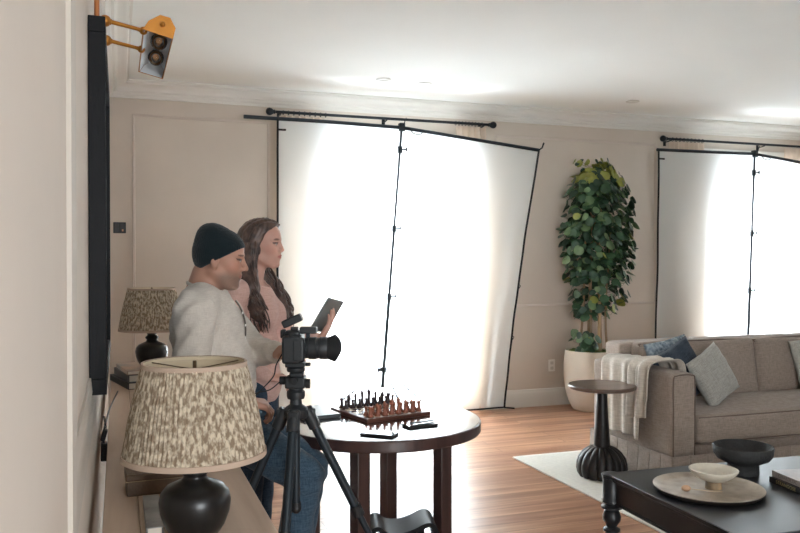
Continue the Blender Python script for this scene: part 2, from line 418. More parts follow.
# outlet and switch
M_black = mat('black_plastic', (30, 31, 33), 0.45); M_plate = mat('white_plastic', (232, 228, 220), 0.4)
t = empty('wall_outlet', (4.115, WY-0.001, 0.40), 'white wall outlet low on the wall beside the plant pot', 'outlet')
MB().box((0, -0.004, 0), (0.075, 0.008, 0.12)).build('cover_plate', M_plate, t, bevel=0.003)
for zz in (0.026, -0.026): MB().box((0, -0.010, zz), (0.034, 0.006, 0.030)).build('socket', mat('socket_white', (205, 200, 190), 0.4), t, bevel=0.003)
t = empty('wall_switch', (0.012, WY-0.001, 1.735), 'black square switch plate on the taupe wall near the corner', 'switch')
MB().box((0, -0.005, 0), (0.10, 0.010, 0.092)).build('cover_plate', M_black, t, bevel=0.003)
MB().box((-0.022, -0.012, 0), (0.030, 0.006, 0.066)).box((0.022, -0.012, 0.008), (0.030, 0.006, 0.05)).build('key', mat('switch_key', (46, 46, 48), 0.4), t, bevel=0.002)
MB().box((0.024, -0.0155, -0.022), (0.012, 0.002, 0.016)).build('indicator', mat('switch_copper', (190, 140, 105), 0.4), t)

# ------------------------------------------------------------------ curtain rods, curtains
M_rod = mat('rod_dark_bronze', (38, 42, 46), 0.4, 0.6, var=0.1)
M_curtain = cloth_translucent('curtain_linen', (222, 206, 190), 0.35)
def curtain_rod(x0, x1, z, label):
    t = empty('curtain_rod', (x0, WY-0.11, z), label, 'curtain rod', group='curtain rods')
    L = x1-x0
    MB().tube([(0, 0, 0), (L, 0, 0)], 0.013, 12).build('pole', M_rod, t)
    for s, xx in ((-1, 0), (1, L)):
        R = Matrix.Rotation(-s*PI/2 if s < 0 else PI/2, 4, 'Y')
        MB().lathe([(0.013, 0), (0.02, 0.004), (0.016, 0.012), (0.022, 0.022), (0.030, 0.034), (0.034, 0.05), (0.030, 0.066), (0.018, 0.078), (0.004, 0.082)], (xx, 0, 0), 20, Matrix.Rotation(s*PI/2, 4, 'Y')).build('finial', M_rod, t)
    for xx in (0.05, L/2, L-0.05):
        MB().tube([(xx, 0, -0.014), (xx, 0.05, -0.02), (xx, 0.108, -0.02)], 0.006, 8).box((xx, 0.105, -0.02), (0.03, 0.008, 0.08)).build('bracket', M_rod, t)
    nr = 9
    for side in (0, 1):
        for k in range(nr):
            xx = 0.07+k*0.048 if side == 0 else L-0.07-k*0.034
            R = MB(); R.tube([(xx, 0.019*math.cos(a), 0.019*math.sin(a)-0.003) for a in [2*PI*q/14 for q in range(15)]], 0.0032, 6, close=False); R.build('ring', M_rod, t)
    return t
def curtain(x0, x1, z, label, seed):
    rnd = random.Random(seed); t = MB(); nx = 90; nz = 26; vs = []; fs = []
    fr = (x1-x0)/0.062
    for j in range(nz+1):
        q = j/nz; zz = z-q*(z-0.02)
        for i in range(nx+1):
            u = i/nx
            ph = 2*PI*fr*u+0.3*math.sin(3*u*6+seed)
            y = 0.030*math.sin(ph)*(0.75+0.25*math.sin(7*u+seed))+0.010*math.sin(2.3*ph+q*2)*q
            vs.append(((x0+(x1-x0)*u)+0.006*math.sin(ph*0.5+q*3), WY-0.11+0.015+y, zz))
    for j in range(nz):
        for i in range(nx): a = j*(nx+1)+i; fs.append((a, a+1, a+nx+2, a+nx+1))
    t.add(vs, fs); o = t.build('curtain', M_curtain, smooth=180, fix=False); tag(o, label, 'curtain', 'linen curtains')
curtain_rod(1.30, 3.36, 2.762, 'dark bronze curtain rod above the left window')
curtain_rod(5.42, 8.0, 2.730, 'dark bronze curtain rod above the right window')
curtain(1.34, 1.74, 2.735, 'beige pleated curtain at the left end of the left window rod', 1)
curtain(3.03, 3.33, 2.735, 'beige pleated curtain at the right end of the left window rod', 2)
curtain(5.46, 5.92, 2.705, 'beige pleated curtain at the left end of the right window rod', 3)
curtain(7.0, 7.6, 2.705, 'beige pleated curtain at the right edge behind the right backdrop', 4)

# ------------------------------------------------------------------ backdrops on stands
M_white = cloth_translucent('white_muslin', (232, 238, 240), 0.62)
M_strap = mat('black_strap', (30, 33, 37), 0.8)
M_metal = mat('stand_black_metal', (44, 52, 58), 0.4, 0.5)
def backdrop(label, TL, TM, TR, BL, BR, seed, sag=0.0):
    """cloth hung from the bar TL-TM-TR down to BL-BR"""
    TL, TM, TR, BL, BR = map(Vector, (TL, TM, TR, BL, BR)); nx, nz = 110, 80
    um = (TM.x-TL.x)/(TR.x-TL.x)
    def pos(u, q):
        top = TL.lerp(TM, u/um) if u < um else TM.lerp(TR, (u-um)/(1-um))
        bot = BL.lerp(BR, u); p = top.lerp(bot, q)
        w = math.sin(PI*min(1, q*1.15))
        p.x += (0.03*math.sin(PI*q))*(1 if u > 0.97 else u) * (-1)
        p.y += 0.012*math.sin(9*u*PI+seed+1.2*math.sin(3*q))*w+0.006*math.sin(23*u+5*q+seed)*w+0.004*math.sin(40*u*q+seed)*q
        p.y += 0.007*math.sin(14*q+3*u+seed)*w
        return p
    vs = [pos(i/nx, j/nz) for j in range(nz+1) for i in range(nx+1)]
    fs = [(j*(nx+1)+i, j*(nx+1)+i+1, (j+1)*(nx+1)+i+1, (j+1)*(nx+1)+i) for j in range(nz) for i in range(nx)]
    m = MB(); m.add(vs, fs); o = m.build('backdrop_cloth', M_white, smooth=180, fix=False); tag(o, label, 'backdrop', 'white backdrop cloths')
    for k, u in ((0, 0.0), (1, 1.0)):
        MB().tube([pos(u, j/40)+Vector((0, -0.006, 0)) for j in range(41)], 0.0095, 6).build('edge_strap', M_strap, o)
    MB().tube([pos(u/40, 1)+Vector((0, -0.006, 0.004)) for u in range(41)], 0.008, 6).build('edge_strap', M_strap, o)
    # little dark corner tags
    a = pos(0.0, 0.035); MB().tube([a, a+Vector((0.07, -0.004, 0.0))], 0.009, 6).build('strap_end', M_strap, o)
    a = pos(1.0, 0.0); MB().tube([a, a+Vector((0.03, -0.01, 0.02)), a+Vector((0.05, -0.01, 0.07))], 0.008, 6).build('strap_end', M_strap, o)
    a = pos(1.0, 1.0); MB().tube([a, a+Vector((0.04, -0.03, 0.0)), a+Vector((0.07, -0.08, 0.002))], 0.008, 6).build('strap_end', M_strap, o)
    for q in (0.52, 0.72):
        a = pos(1.0, q); MB().tube([a+Vector((0, -0.008, 0.02)), a+Vector((0.02, -0.012, 0)), a+Vector((0, -0.008, -0.03))], 0.004, 5).build('strap_loop', M_strap, o)
    return o
def stand(label, base, top, bar, hubz=0.50, spread=0.62):
    bx, by = base; t = empty('backdrop_stand', (bx, by, 0), label, 'backdrop stand', group='backdrop stands')
    O = Vector((bx, by, 0)); top = Vector(top)-O
    def on(z): return Vector((top.x*(z/top.z), top.y*(z/top.z), z))
    MB().tube([on(hubz-0.16), on(1.15)], 0.0155, 12).build('lower_tube', M_metal, t)
    MB().tube([on(1.10), on(1.75)], 0.0125, 12).build('middle_tube', M_metal, t)
    MB().tube([on(1.70), on(top.z)], 0.0105, 12).build('upper_tube', M_metal, t)
    for z in (1.14, 1.74, top.z-0.20):
        p = on(z)
        c = MB().tube([p-Vector((0, 0, 0.03)), p+Vector((0, 0, 0.03))], 0.021, 12).build('collar', M_metal, t)
        MB().tube([p, p+Vector((0.055, -0.01, 0.005))], [0.007, 0.007], 8).box(p+Vector((0.058, -0.01, 0.006)), (0.012, 0.012, 0.034)).build('knob', M_metal, c)
    h = on(hubz); MB().tube([h-Vector((0, 0, 0.02)), h+Vector((0, 0, 0.02))], 0.026, 12).box(h+Vector((-0.035, 0, 0)), (0.05, 0.02, 0.028)).build('hub', M_metal, t)
    for a in (172, 8, -80):
        d = Vector((math.cos(math.radians(a)), math.sin(math.radians(a)), 0))
        e = d*spread; s_ = h+d*0.024
        lg = MB().tube([s_, Vector((e.x, e.y, 0.02))], 0.0065, 8).build('leg', M_metal, t)
        MB().ball((e.x, e.y, 0.016), 0.015).build('foot', M_black, lg)
        lo = on(hubz-0.15); mid = s_.lerp(Vector((e.x, e.y, 0.02)), 0.42); MB().tube([lo, mid], 0.004, 6).build('brace', M_metal, t)
    # crossbar clamp and bar
    cl = MB().box(top, (0.05, 0.05, 0.07)).tube([top+Vector((0, -0.03, 0)), top+Vector((0.03, -0.04, 0.08))], 0.005, 6).build('clamp', M_metal, t, bevel=0.004)
    pts = [Vector(p)-O for p in bar]
    MB().tube(pts, 0.0165, 12).build('crossbar', M_metal, t)
    cab = [top+Vector((0.06, -0.02, 0.0)), top+Vector((0.10, -0.025, -0.05)), top+Vector((0.16, -0.025, -0.06)), top+Vector((0.2, -0.02, -0.03))]
    MB().tube(smooth_path(cab), 0.004, 6).build('cord', M_strap, t)
    return t
by = 6.70
stand('tall black backdrop stand with tilted crossbar before the left window', (2.165, by-0.01), (2.372, by-0.01, 2.64), [(0.985, by, 2.655), (1.7, by, 2.652), (2.372, by, 2.638), (3.0, by, 2.575), (3.745, by, 2.50)])
backdrop('white cloth backdrop hanging before the left window beside the round table', (1.268, by-0.005, 2.655), (2.36, by-0.005, 2.64), (3.745, by-0.005, 2.50), (1.30, 6.88, 0.03), (3.53, 6.98, 0.03), 1)
stand('tall black backdrop stand behind the sofa before the right window', (6.20, by-0.01), (6.30, by-0.01, 2.575), [(5.085, by, 2.565), (6.30, by, 2.575), (6.9, by, 2.515), (8.0, by, 2.36)])
backdrop('white cloth backdrop hanging behind the sofa before the right window', (5.095, by-0.005, 2.565), (6.30, by-0.005, 2.57), (7.95, by-0.005, 2.36), (5.27, 6.98, 0.03), (7.9, 6.95, 0.03), 4.2)

# ------------------------------------------------------------------ picture on left wall and its lamp
M_frame = mat('frame_black', (20, 21, 24), 0.6, bump=0.1, bscale=90, stretch=(1, 1, 0.2), spec=0.2)
M_brass = mat('aged_brass', (176, 118, 52), 0.38, 0.75, var=0.12, vscale=30)
t = empty('hanging_picture', (WX, 2.43, 1.09), 'large black deep-framed picture on the left wall under a brass picture light', 'picture')
PL, PH, PT = 1.22, 1.078, 0.048
fr = MB(); fw = 0.045
fr.b2(0.001, PT, 0, PL, 0, fw).b2(0.001, PT, 0, PL, PH-fw, PH).b2(0.001, PT, 0, fw, fw, PH-fw).b2(0.001, PT, PL-fw, PL, fw, PH-fw)
fr.build('frame', M_frame, t, bevel=0.002)
MB().b2(0.028, 0.031, fw, PL-fw, fw, PH-fw).build('glass', mat('picture_glass', (130, 138, 142), 0.08, spec=0.8), t, smooth=0)
MB().b2(0.004, 0.026, fw, PL-fw, fw, PH-fw).build('backing', mat('picture_board', (190, 188, 184), 0.8), t, smooth=0)
t = empty('picture_light', (WX+0.035, 2.45, 2.151), 'brass half-octagonal picture light on two arms above the black framed picture', 'picture light')
# two arms from frame top to the trough
R20 = math.radians(20)
for yy in (0.02, 0.24):
    a = MB(); a.ball((0.012, yy, 0.015), 0.017, 16, 10)
    a.tube([(0.012, yy, 0.015), (0.028, yy, 0.013), (0.03, yy, 0.013), (0.10, yy, 0.0), (0.115, yy, -0.004)], [0.009, 0.009, 0.0065, 0.0055, 0.008], 12)
    a.ball((0.117, yy, -0.004), 0.012, 14, 8); a.build('arm', M_brass, t)
# trough section: local (p, q): p across opening, q depth; opening tilts towards the wall
Rt = Matrix.Translation((0.118, 0, 0.0)) @ Matrix.Rotation(math.radians(20), 4, 'Y')
sec = [(0, -0.012), (0.006, 0.018), (0.030, 0.048), (0.058, 0.052), (0.082, 0.030), (0.086, -0.002)]
def trough(mb, y0, y1, off=0.0):
    n = len(sec); vs = []; fs = []
    inn = [(0.043+(p-0.043)*0.93, q*0.93+off) for p, q in sec]
    for yv in (y0, y1):
        for p_, q_ in sec: vs.append((p_, yv, q_))
        for p_, q_ in inn: vs.append((p_, yv, q_))
    for i in range(n-1):
        fs += [(i, i+1, 2*n+i+1, 2*n+i), (n+i, 3*n+i, 3*n+i+1, n+i+1), (i, n+i, n+i+1, i+1), (2*n+i, 2*n+i+1, 3*n+i+1, 3*n+i)]
    fs += [(0, 2*n, 3*n, n), (n-1, 2*n-1, 4*n-1, 3*n-1)]
    mb.add(vs, fs, Rt); return mb
trough(MB(), -0.02, 0.53).build('shade', M_brass, t, smooth=20)
for yv in (-0.024, 0.53):
    m = MB(); n = len(sec); vs = [(p_, yv, q_) for p_, q_ in sec]+[(p_, yv+0.005, q_) for p_, q_ in sec]
    m.add(vs, [tuple(range(n)), tuple(range(n, 2*n))]+[(i, (i+1) % n, n+(i+1) % n, n+i) for i in range(n)], Rt)
    if yv < 0: m.ball(tuple(Rt @ Vector((0.045, yv-0.003, 0.024))), 0.008, 12, 8)
    ec = m.build('end_cap', M_brass, t, smooth=20)
    if yv > 0:
        m = MB(); m.add([((0.043+(p_-0.043)*0.88), yv-0.003, q_*0.88) for p_, q_ in sec], [tuple(range(n))], Rt); m.build('end_reflector', mat('end_reflector_grey', (205, 208, 210), 0.45, 0.4), ec, smooth=0)
m = MB(); vs = []
inn = [(0.043+(p-0.043)*0.9, q*0.88) for p, q in sec]; n = len(inn)
vs = [(p_, 0.0, q_) for p_, q_ in inn]+[(p_, 0.525, q_) for p_, q_ in inn]
m.add(vs, [(i, i+1, n+i+1, n+i) for i in range(n-1)], Rt)
m.build('reflector', mat('hammered_reflector', (214, 218, 220), 0.45, 0.5, bump=0.8, bscale=60), t, smooth=60)
M_lbase = mat('bulb_base_grey', (120, 116, 110), 0.4, 0.6)
M_bulb = glass_mat('bulb_glass', (0.93, 0.9, 0.86, 1)); M_fil = mat('filament_support', (206, 160, 110), 0.4)
for yv in (0.15, 0.36):
    b = MB().ball((0.045, yv, 0.018), 0.026, 18, 12, (1, 1.25, 1), None); 
    b.v = [tuple(Rt @ Vector(v)) for v in b.v]; bo = b.build('bulb', M_bulb, t); fi = MB().tube([(0.045, yv-0.012, 0.018), (0.045, yv+0.03, 0.018)], [0.010, 0.005], 8); fi.v = [tuple(Rt @ Vector(v)) for v in fi.v]; fi.build('filament', M_fil, bo)
    c = MB().tube([(0.045, yv+0.03, 0.02), (0.045, yv+0.075, 0.022)], 0.013, 12); c.v = [tuple(Rt @ Vector(v)) for v in c.v]; c.build('bulb_base', M_lbase, bo)
MB().tube([(-0.010, -0.01, 0.004), (-0.010, -0.01, 0.30), (-0.010, -0.01, 0.76)], 0.0075, 10).build('hanging_rod', mat('copper_rod', (178, 112, 66), 0.4, 0.5), t)
# ================================================================== CONSOLE, LAMPS, BOOKS
M_pine = wood_mat('limed_pine', (180, 154, 132), (212, 188, 166), 'y', 1.1, 0.6)
M_pine_leg = wood_mat('limed_pine_leg', (150, 118, 94), (182, 148, 122), 'z', 1.1, 0.6)
CTZ = 0.76
t = empty('console_table', (0.18, 3.45, 0), 'long pale wooden console table running along the left wall under the lamps', 'console table')
CX0, CX1, CY0, CY1 = -0.222, 0.215, -1.95, 1.95
top = MB()
for a, b_ in ((CX0, -0.128), (-0.126, 0.035), (0.037, CX1)): top.b2(a, b_, CY0, CY1, CTZ-0.045, CTZ)
top.build('tabletop', M_pine, t, bevel=0.003)
for x in (CX0+0.05, CX1-0.05):
    for y in (CY0+0.06, 0, CY1-0.06): MB().box((x, y, (CTZ-0.045)/2), (0.07, 0.07, CTZ-0.045)).build('leg', M_pine_leg, t, bevel=0.004)
for x in (CX0+0.03, CX1-0.03): MB().b2(x-0.011, x+0.011, CY0+0.1, CY1-0.1, CTZ-0.145, CTZ-0.045).build('apron', M_pine, t)
for y in (CY0+0.03, CY1-0.03): MB().b2(CX0+0.09, CX1-0.09, y-0.011, y+0.011, CTZ-0.145, CTZ-0.045).build('apron', M_pine, t)

# pleated ikat lamp shade material: pale vertical flecks on taupe, stretched around the drum
def ikat():
    m, nt, b = new_mat('ikat_shade'); N = nt.nodes; L = nt.links
    uv = N.new('ShaderNodeUVMap'); mp = N.new('ShaderNodeMapping'); mp.inputs['Scale'].default_value = (100, 11, 1); L.new(uv.outputs[0], mp.inputs['Vector'])
    n = N.new('ShaderNodeTexNoise'); n.inputs['Scale'].default_value = 1.0; n.inputs['Detail'].default_value = 2.5; n.inputs['Roughness'].default_value = 0.6; n.inputs['Distortion'].default_value = 0.15; L.new(mp.outputs[0], n.inputs['Vector'])
    r = N.new('ShaderNodeValToRGB'); r.color_ramp.elements[0].position = 0.42; r.color_ramp.elements[1].position = 0.60
    r.color_ramp.elements[0].color = rgb(150, 132, 112); r.color_ramp.elements[1].color = rgb(222, 209, 187)
    L.new(n.outputs['Fac'], r.inputs['Fac']); 
    N.remove(b); d = N.new('ShaderNodeBsdfDiffuse'); tr = N.new('ShaderNodeBsdfTranslucent'); mx = N.new('ShaderNodeMixShader'); mx.inputs[0].default_value = 0.25
    L.new(r.outputs[0], d.inputs[0]); L.new(r.outputs[0], tr.inputs[0]); L.new(d.outputs[0], mx.inputs[1]); L.new(tr.outputs[0], mx.inputs[2]); L.new(mx.outputs[0], N['Material Output'].inputs[0])
    return m
M_ikat = ikat()
M_lampbase = mat('lamp_black_ceramic', (27, 26, 26), 0.32, spec=0.5, bump=0.04, bscale=20)
M_lining = mat('shade_lining', (226, 212, 184), 0.8)
M_hem = mat('shade_trim', (182, 160, 142), 0.85)
M_lmetal = mat('lamp_metal', (120, 104, 84), 0.4, 0.8)
def lamp_proto(loc, label):
    t = empty('table_lamp', loc, label, 'table lamp', group='table lamps on the console')
    MB().lathe([(0.056, -0.023), (0.064, -0.020), (0.077, 0.0), (0.089, 0.032), (0.0925, 0.062), (0.088, 0.083), (0.074, 0.100), (0.052, 0.110), (0.036, 0.116), (0.030, 0.124), (0.030, 0.130), (0.037, 0.136), (0.037, 0.143), (0.026, 0.152), (0.025, 0.158), (0.034, 0.170), (0.034, 0.178), (0.010, 0.180)], n=40).build('base', M_lampbase, t, smooth=60)
    MB().tube([(0, 0, 0.178), (0, 0, 0.25)], 0.006, 10).lathe([(0.012, 0.25), (0.016, 0.255), (0.016, 0.29), (0.010, 0.295)], n=16).build('socket', M_lmetal, t)
    MB().ball((0, 0, 0.33), 0.028, 16, 12, (1, 1, 1.2)).build('bulb', mat('lamp_bulb', (235, 230, 220), 0.2), t)
    hp = MB()
    for s in (-1, 1): hp.tube(smooth_path([(0.012*s, 0, 0.255), (0.05*s, 0, 0.30), (0.05*s, 0, 0.36), (0.0, 0, 0.405)], 5), 0.002, 6)
    hp.tube([(0, 0, 0.400), (0, 0, 0.428)], 0.005, 8)
    for k in range(3):
        a = 2*PI*k/3+0.4; hp.tube([(0, 0, 0.405), (0.133*math.cos(a), 0.133*math.sin(a), 0.418)], 0.0018, 6)
    hp.build('harp', M_lmetal, t)
    # shade: pleated truncated cone with UV
    n = 384; H0, H1 = 0.182, 0.424; R0, R1 = 0.183, 0.132
    vs = []; fs = []; nz = 6
    for j in range(nz+1):
        q = j/nz
        for i in range(n):
            a = 2*PI*i/n; r = R0+(R1-R0)*q+0.0016*(1 if i % 4 < 2 else -1)+0.004*math.sin(PI*q)
            vs.append((r*math.cos(a), r*math.sin(a), H0+(H1-H0)*q))
    for j in range(nz):
        for i in range(n): k = (i+1) % n; fs.append((j*n+i, j*n+k, (j+1)*n+k, (j+1)*n+i))
    m = MB(); m.add(vs, fs); sh = m.build('lamp_shade', M_ikat, t, smooth=180, fix=False)
    uvl = sh.data.uv_layers.new(name='UVMap')
    for p in sh.data.polygons:
        i0 = p.vertices[0] % n
        for li in p.loop_indices:
            vi = sh.data.loops[li].vertex_index; i = vi % n; j = vi//n
            if i == 0 and i0 != 0: i = n
            uvl.data[li].uv = (i/n, j/nz)
    MB().lathe([(R0-0.003, H0), (R1-0.003, H1)], n=64, close=False).build('lining', M_lining, sh, smooth=180, fix=False)
    MB().lathe([(R0-0.003, H0-0.002), (R0+0.003, H0-0.002), (R0+0.0025, H0+0.012), (R0-0.003, H0+0.012)], n=64, close=False).build('hem', M_hem, sh)
    MB().lathe([(R1-0.004, H1-0.010), (R1+0.004, H1-0.010), (R1+0.003, H1+0.002), (R1-0.004, H1+0.002)], n=64, close=False).build('hem', M_hem, sh)
    return t
lamp = lamp_proto((0.188, 2.154, CTZ+0.0235), 'nearest table lamp with flecked pleated shade and round black base')
l2 = copy_tree(lamp); l2.location = (0.182, 4.84, CTZ+0.1225); l2.rotation_euler.z = 1.1
l2['label'] = 'farther table lamp with flecked pleated shade, standing behind the seated man'

def book(name, loc, size, rz, cover, label, cat='book', group=None, pages=(214, 206, 192), spine='x-', stripe=None):
    """closed book, its origin at the centre of its underside"""
    t = empty(name, loc, label, cat, rz, group); a, b_, h = size
    MB().b2(-a/2, a/2, -b_/2, b_/2, 0, 0.003).b2(-a/2, a/2, -b_/2, b_/2, h-0.003, h).b2(-a/2, -a/2+0.004, -b_/2, b_/2, 0.003, h-0.003).build('cover', cover, t, bevel=0.001)
    MB().b2(-a/2+0.005, a/2-0.006, -b_/2+0.005, b_/2-0.005, 0.0032, h-0.0032).build('pages', mat('book_pages', pages, 0.9), t, smooth=0)
    return t
MC = lambda n, c, r=0.45: mat(n, c, r, var=0.04, vscale=8)
g = 'books at the far end of the console'
book('art_book', (0.175, 4.86, CTZ), (0.36, 0.42, 0.036), 0.24, MC('cover_black', (38, 42, 44)), 'black hardback at the bottom of the stack under the farther lamp', 'book', g)
book('art_book', (0.175, 4.86, CTZ+0.036), (0.33, 0.39, 0.040), 0.20, MC('cover_grey', (74, 80, 84)), 'dark grey hardback in the middle of the stack under the farther lamp', 'book', g)
book('art_book', (0.178, 4.86, CTZ+0.076), (0.33, 0.38, 0.022), 0.16, mat('cover_photo_orange', (196, 150, 116), 0.35, c2=(120, 124, 122), vscale=5), 'thin book with orange and grey photo cover topping the stack by the far lamp', 'book', g)
book('photo_book', (0.088, 2.31, CTZ), (0.045, 0.30, 0.023), 0.0, mat('cover_photo_grey', (78, 80, 80), 0.3, c2=(176, 176, 172), vscale=10), 'narrow book with grey photo cover left of the nearest lamp base', 'book')
# wooden box with a lid, and a small tan card holder beside it
t = empty('storage_box', (0.105, 2.60, CTZ), 'small brown leather covered box behind the nearest lamp', 'box', 0.03)
M_box = mat('box_brown_leather', (98, 78, 60), 0.45, var=0.2, vscale=18, bump=0.2, bscale=70)
MB().b2(-0.085, 0.085, -0.06, 0.06, 0, 0.045).build('body', M_box, t, bevel=0.004)
MB().b2(-0.088, 0.088, -0.063, 0.063, 0.046, 0.066).build('lid', M_box, t, bevel=0.004)
MB().b2(-0.0885, 0.0885, -0.0635, 0.0635, 0.0445, 0.0465).build('seam', mat('box_seam', (150, 128, 100), 0.5), t)
t = empty('card_holder', (0.225, 2.58, CTZ), 'tan leather wedge standing beside the brown box', 'card holder', 0.2)
M_tan = mat('tan_leather', (186, 146, 112), 0.5)
MB().prism([(-0.015, 0), (0.022, 0), (0.004, 0.06), (-0.004, 0.06)], -0.05, 0.05, Matrix.Rotation(PI/2, 4, 'X')).build('body', M_tan, t, bevel=0.002)
# power adapter hanging by its cord from the console's wall edge
t = empty('power_adapter', (-0.055, 3.35, 0.70), 'black power adapter and tangled cord hanging behind the console', 'power adapter')
MB().box((0, 0, 0.02), (0.024, 0.05, 0.07)).box((0.0, 0.0, 0.085), (0.018, 0.04, 0.045), (0.0, 0.3, 0)).build('plug', M_black, t, bevel=0.004)
MB().tube(smooth_path([(0, 0, 0.05), (0.0, -0.02, 0.10), (0.004, 0.03, 0.13), (0, -0.015, 0.16), (0.006, 0.02, 0.115), (0.004, 0.1, 0.10), (0.01, 0.4, 0.095), (0.03, 0.9, 0.068), (0.05, 1.2, 0.065)], 8), 0.0035, 7).build('cord', M_black, t)

# ================================================================== ROUND TABLE
M_dark = wood_mat('dark_mahogany', (48, 34, 32), (74, 52, 48), 'z', 1.6, 0.35, coat=0.2)
M_tabletop = wood_mat('mahogany_top', (52, 40, 38), (78, 60, 56), 'x', 1.6, 0.16, coat=1.0)
M_tabletop.node_tree.nodes['Principled BSDF'].inputs['Coat IOR'].default_value = 2.2; M_tabletop.node_tree.nodes['Principled BSDF'].inputs['Coat Roughness'].default_value = 0.1; M_tabletop.node_tree.nodes['Principled BSDF'].inputs['IOR'].default_value = 1.8
TX, TY, TZ, TR_ = 1.118, 3.475, 0.75, 0.468
t = empty('round_table', (TX, TY, 0), 'dark wooden round table with four square legs under the chess set', 'table')
MB().lathe([(TR_-0.008, TZ-0.012), (TR_-0.006, TZ-0.001), (TR_-0.012, TZ), (0.001, TZ)], n=96).build('tabletop', M_tabletop, t, smooth=30)
MB().lathe([(0.02, TZ-0.048), (TR_-0.004, TZ-0.050), (TR_, TZ-0.045), (TR_, TZ-0.006), (TR_-0.003, TZ-0.001), (TR_-0.006, TZ-0.001), (TR_-0.009, TZ-0.0125), (0.02, TZ-0.0125)], n=96).build('rim', M_dark, t, smooth=30)
cam_r = Vector((0.943, -0.332, 0)); cam_f = Vector((0.332, 0.943, 0))
legs = [(-0.31, 0.02), (-0.068, -0.31), (0.296, 0.03), (0.042, 0.33)]
for a, b_ in legs:
    p = cam_r*a+cam_f*b_
    MB().box((p.x, p.y, (TZ-0.05)/2), (0.063, 0.063, TZ-0.05), (0, 0, 0.30)).build('leg', M_dark, t, bevel=0.003)
ap = MB()
for i in range(4):
    p = cam_r*legs[i][0]+cam_f*legs[i][1]; q = cam_r*legs[(i+1) % 4][0]+cam_f*legs[(i+1) % 4][1]; d = q-p
    ap.box(((p+q)/2+Vector((0, 0, TZ-0.066))), (d.length-0.09, 0.022, 0.03), (0, 0, math.atan2(d.y, d.x)))
for i in (0, 1):
    p = cam_r*legs[i][0]+cam_f*legs[i][1]; q = cam_r*legs[i+2][0]+cam_f*legs[i+2][1]; d = q-p
    MB().box(((p+q)/2+Vector((0, 0, 0.14+0.032*i))), (d.length-0.07, 0.05, 0.03), (0, 0, math.atan2(d.y, d.x))).build('stretcher', M_dark, t, bevel=0.003)
for i in range(0): pass
for k in range(4):
    q_ = MB(); q_.v = ap.v[8*k:8*k+8]; q_.f = ap.f[:6]; q_.build('apron', M_dark, t)
# low black stool with scrolled ends under the table
M_lac = mat('black_lacquer', (14, 14, 16), 0.5, spec=0.15)
sl = cam_r*0.112-cam_f*0.10
t = empty('stool', (TX+sl.x, TY+sl.y, 0), 'low black lacquered stool with scrolled ends under the round table', 'stool', -0.25)
path = [(0.86*a_, b_-0.035) for a_, b_ in [(-0.150, 0.305), (-0.162, 0.325), (-0.150, 0.342), (-0.125, 0.343), (-0.10, 0.325), (-0.06, 0.315), (0.0, 0.318), (0.06, 0.335), (0.10, 0.352), (0.128, 0.356), (0.152, 0.342), (0.165, 0.305), (0.168, 0.27)]]
pp = smooth_path([(x, 0, z) for x, z in path], 4); m = MB()
prof = [(-0.10, -0.010), (0.10, -0.010), (0.10, 0.010), (-0.10, 0.010)]
fr_ = []
for i, p in enumerate(pp):
    d = (pp[min(i+1, len(pp)-1)]-pp[max(i-1, 0)]).normalized(); fr_.append((p, (0, 1, 0), (-d.z, 0, d.x)))
m.sweep(prof, fr_); m.build('seat', M_lac, t, smooth=50)
for x in (-0.09, 0.10):
    for y in (-0.09, 0.09): MB().tube([(x*0.86, y, 0.272), (x, y, 0.16), (x*1.2, y*1.1, 0.0)], [0.02, 0.014, 0.017], 12).build('leg', M_lac, t)
for y in (-0.09, 0.09): MB().tube([(-0.10, y, 0.13), (0.11, y, 0.13)], 0.009, 10).build('stretcher', M_lac, t)

# ---------------------------------------------------------------- chess set
M_bl = wood_mat('board_light', (206, 190, 168), (222, 206, 184), 'x', 4, 0.25); M_bd = wood_mat('board_dark', (84, 54, 46), (104, 68, 56), 'x', 4, 0.3)
def checker():
    m, nt, b = new_mat('chess_squares'); N = nt.nodes; L = nt.links
    tc = N.new('ShaderNodeTexCoord'); mp = N.new('ShaderNodeMapping'); mp.inputs['Location'].default_value = (10, 10, 0.5)
    c = N.new('ShaderNodeTexChecker'); c.inputs['Scale'].default_value = 1/0.0376
    mp.inputs['Location'].default_value = (0.0376*4, 0.0376*4, 0.021)
    c.inputs['Color1'].default_value = rgb(120, 82, 66); c.inputs['Color2'].default_value = rgb(224, 208, 184)
    L.new(tc.outputs['Object'], mp.inputs[0]); L.new(mp.outputs[0], c.inputs[0]); L.new(c.outputs[0], b.inputs['Base Color']); b.inputs['Roughness'].default_value = 0.22
    return m
BR = math.radians(13.9); BX, BY = 1.161, 3.582
t = empty('chess_board', (BX, BY, TZ), 'wooden chess board set out with pieces on the round table', 'chess board', BR)
MB().b2(-0.1725, 0.1725, -0.1725, 0.1725, 0, 0.018).build('board_frame', M_bd, t, bevel=0.003)
MB().b2(-0.1504, 0.1504, -0.1504, 0.1504, 0.010, 0.0186).build('squares', checker(), t, smooth=0)
M_pr = mat('chess_red_wood', (150, 92, 72), 0.35, var=0.12, vscale=40); M_pd = mat('chess_dark_wood', (58, 44, 46), 0.35, var=0.1, vscale=40)
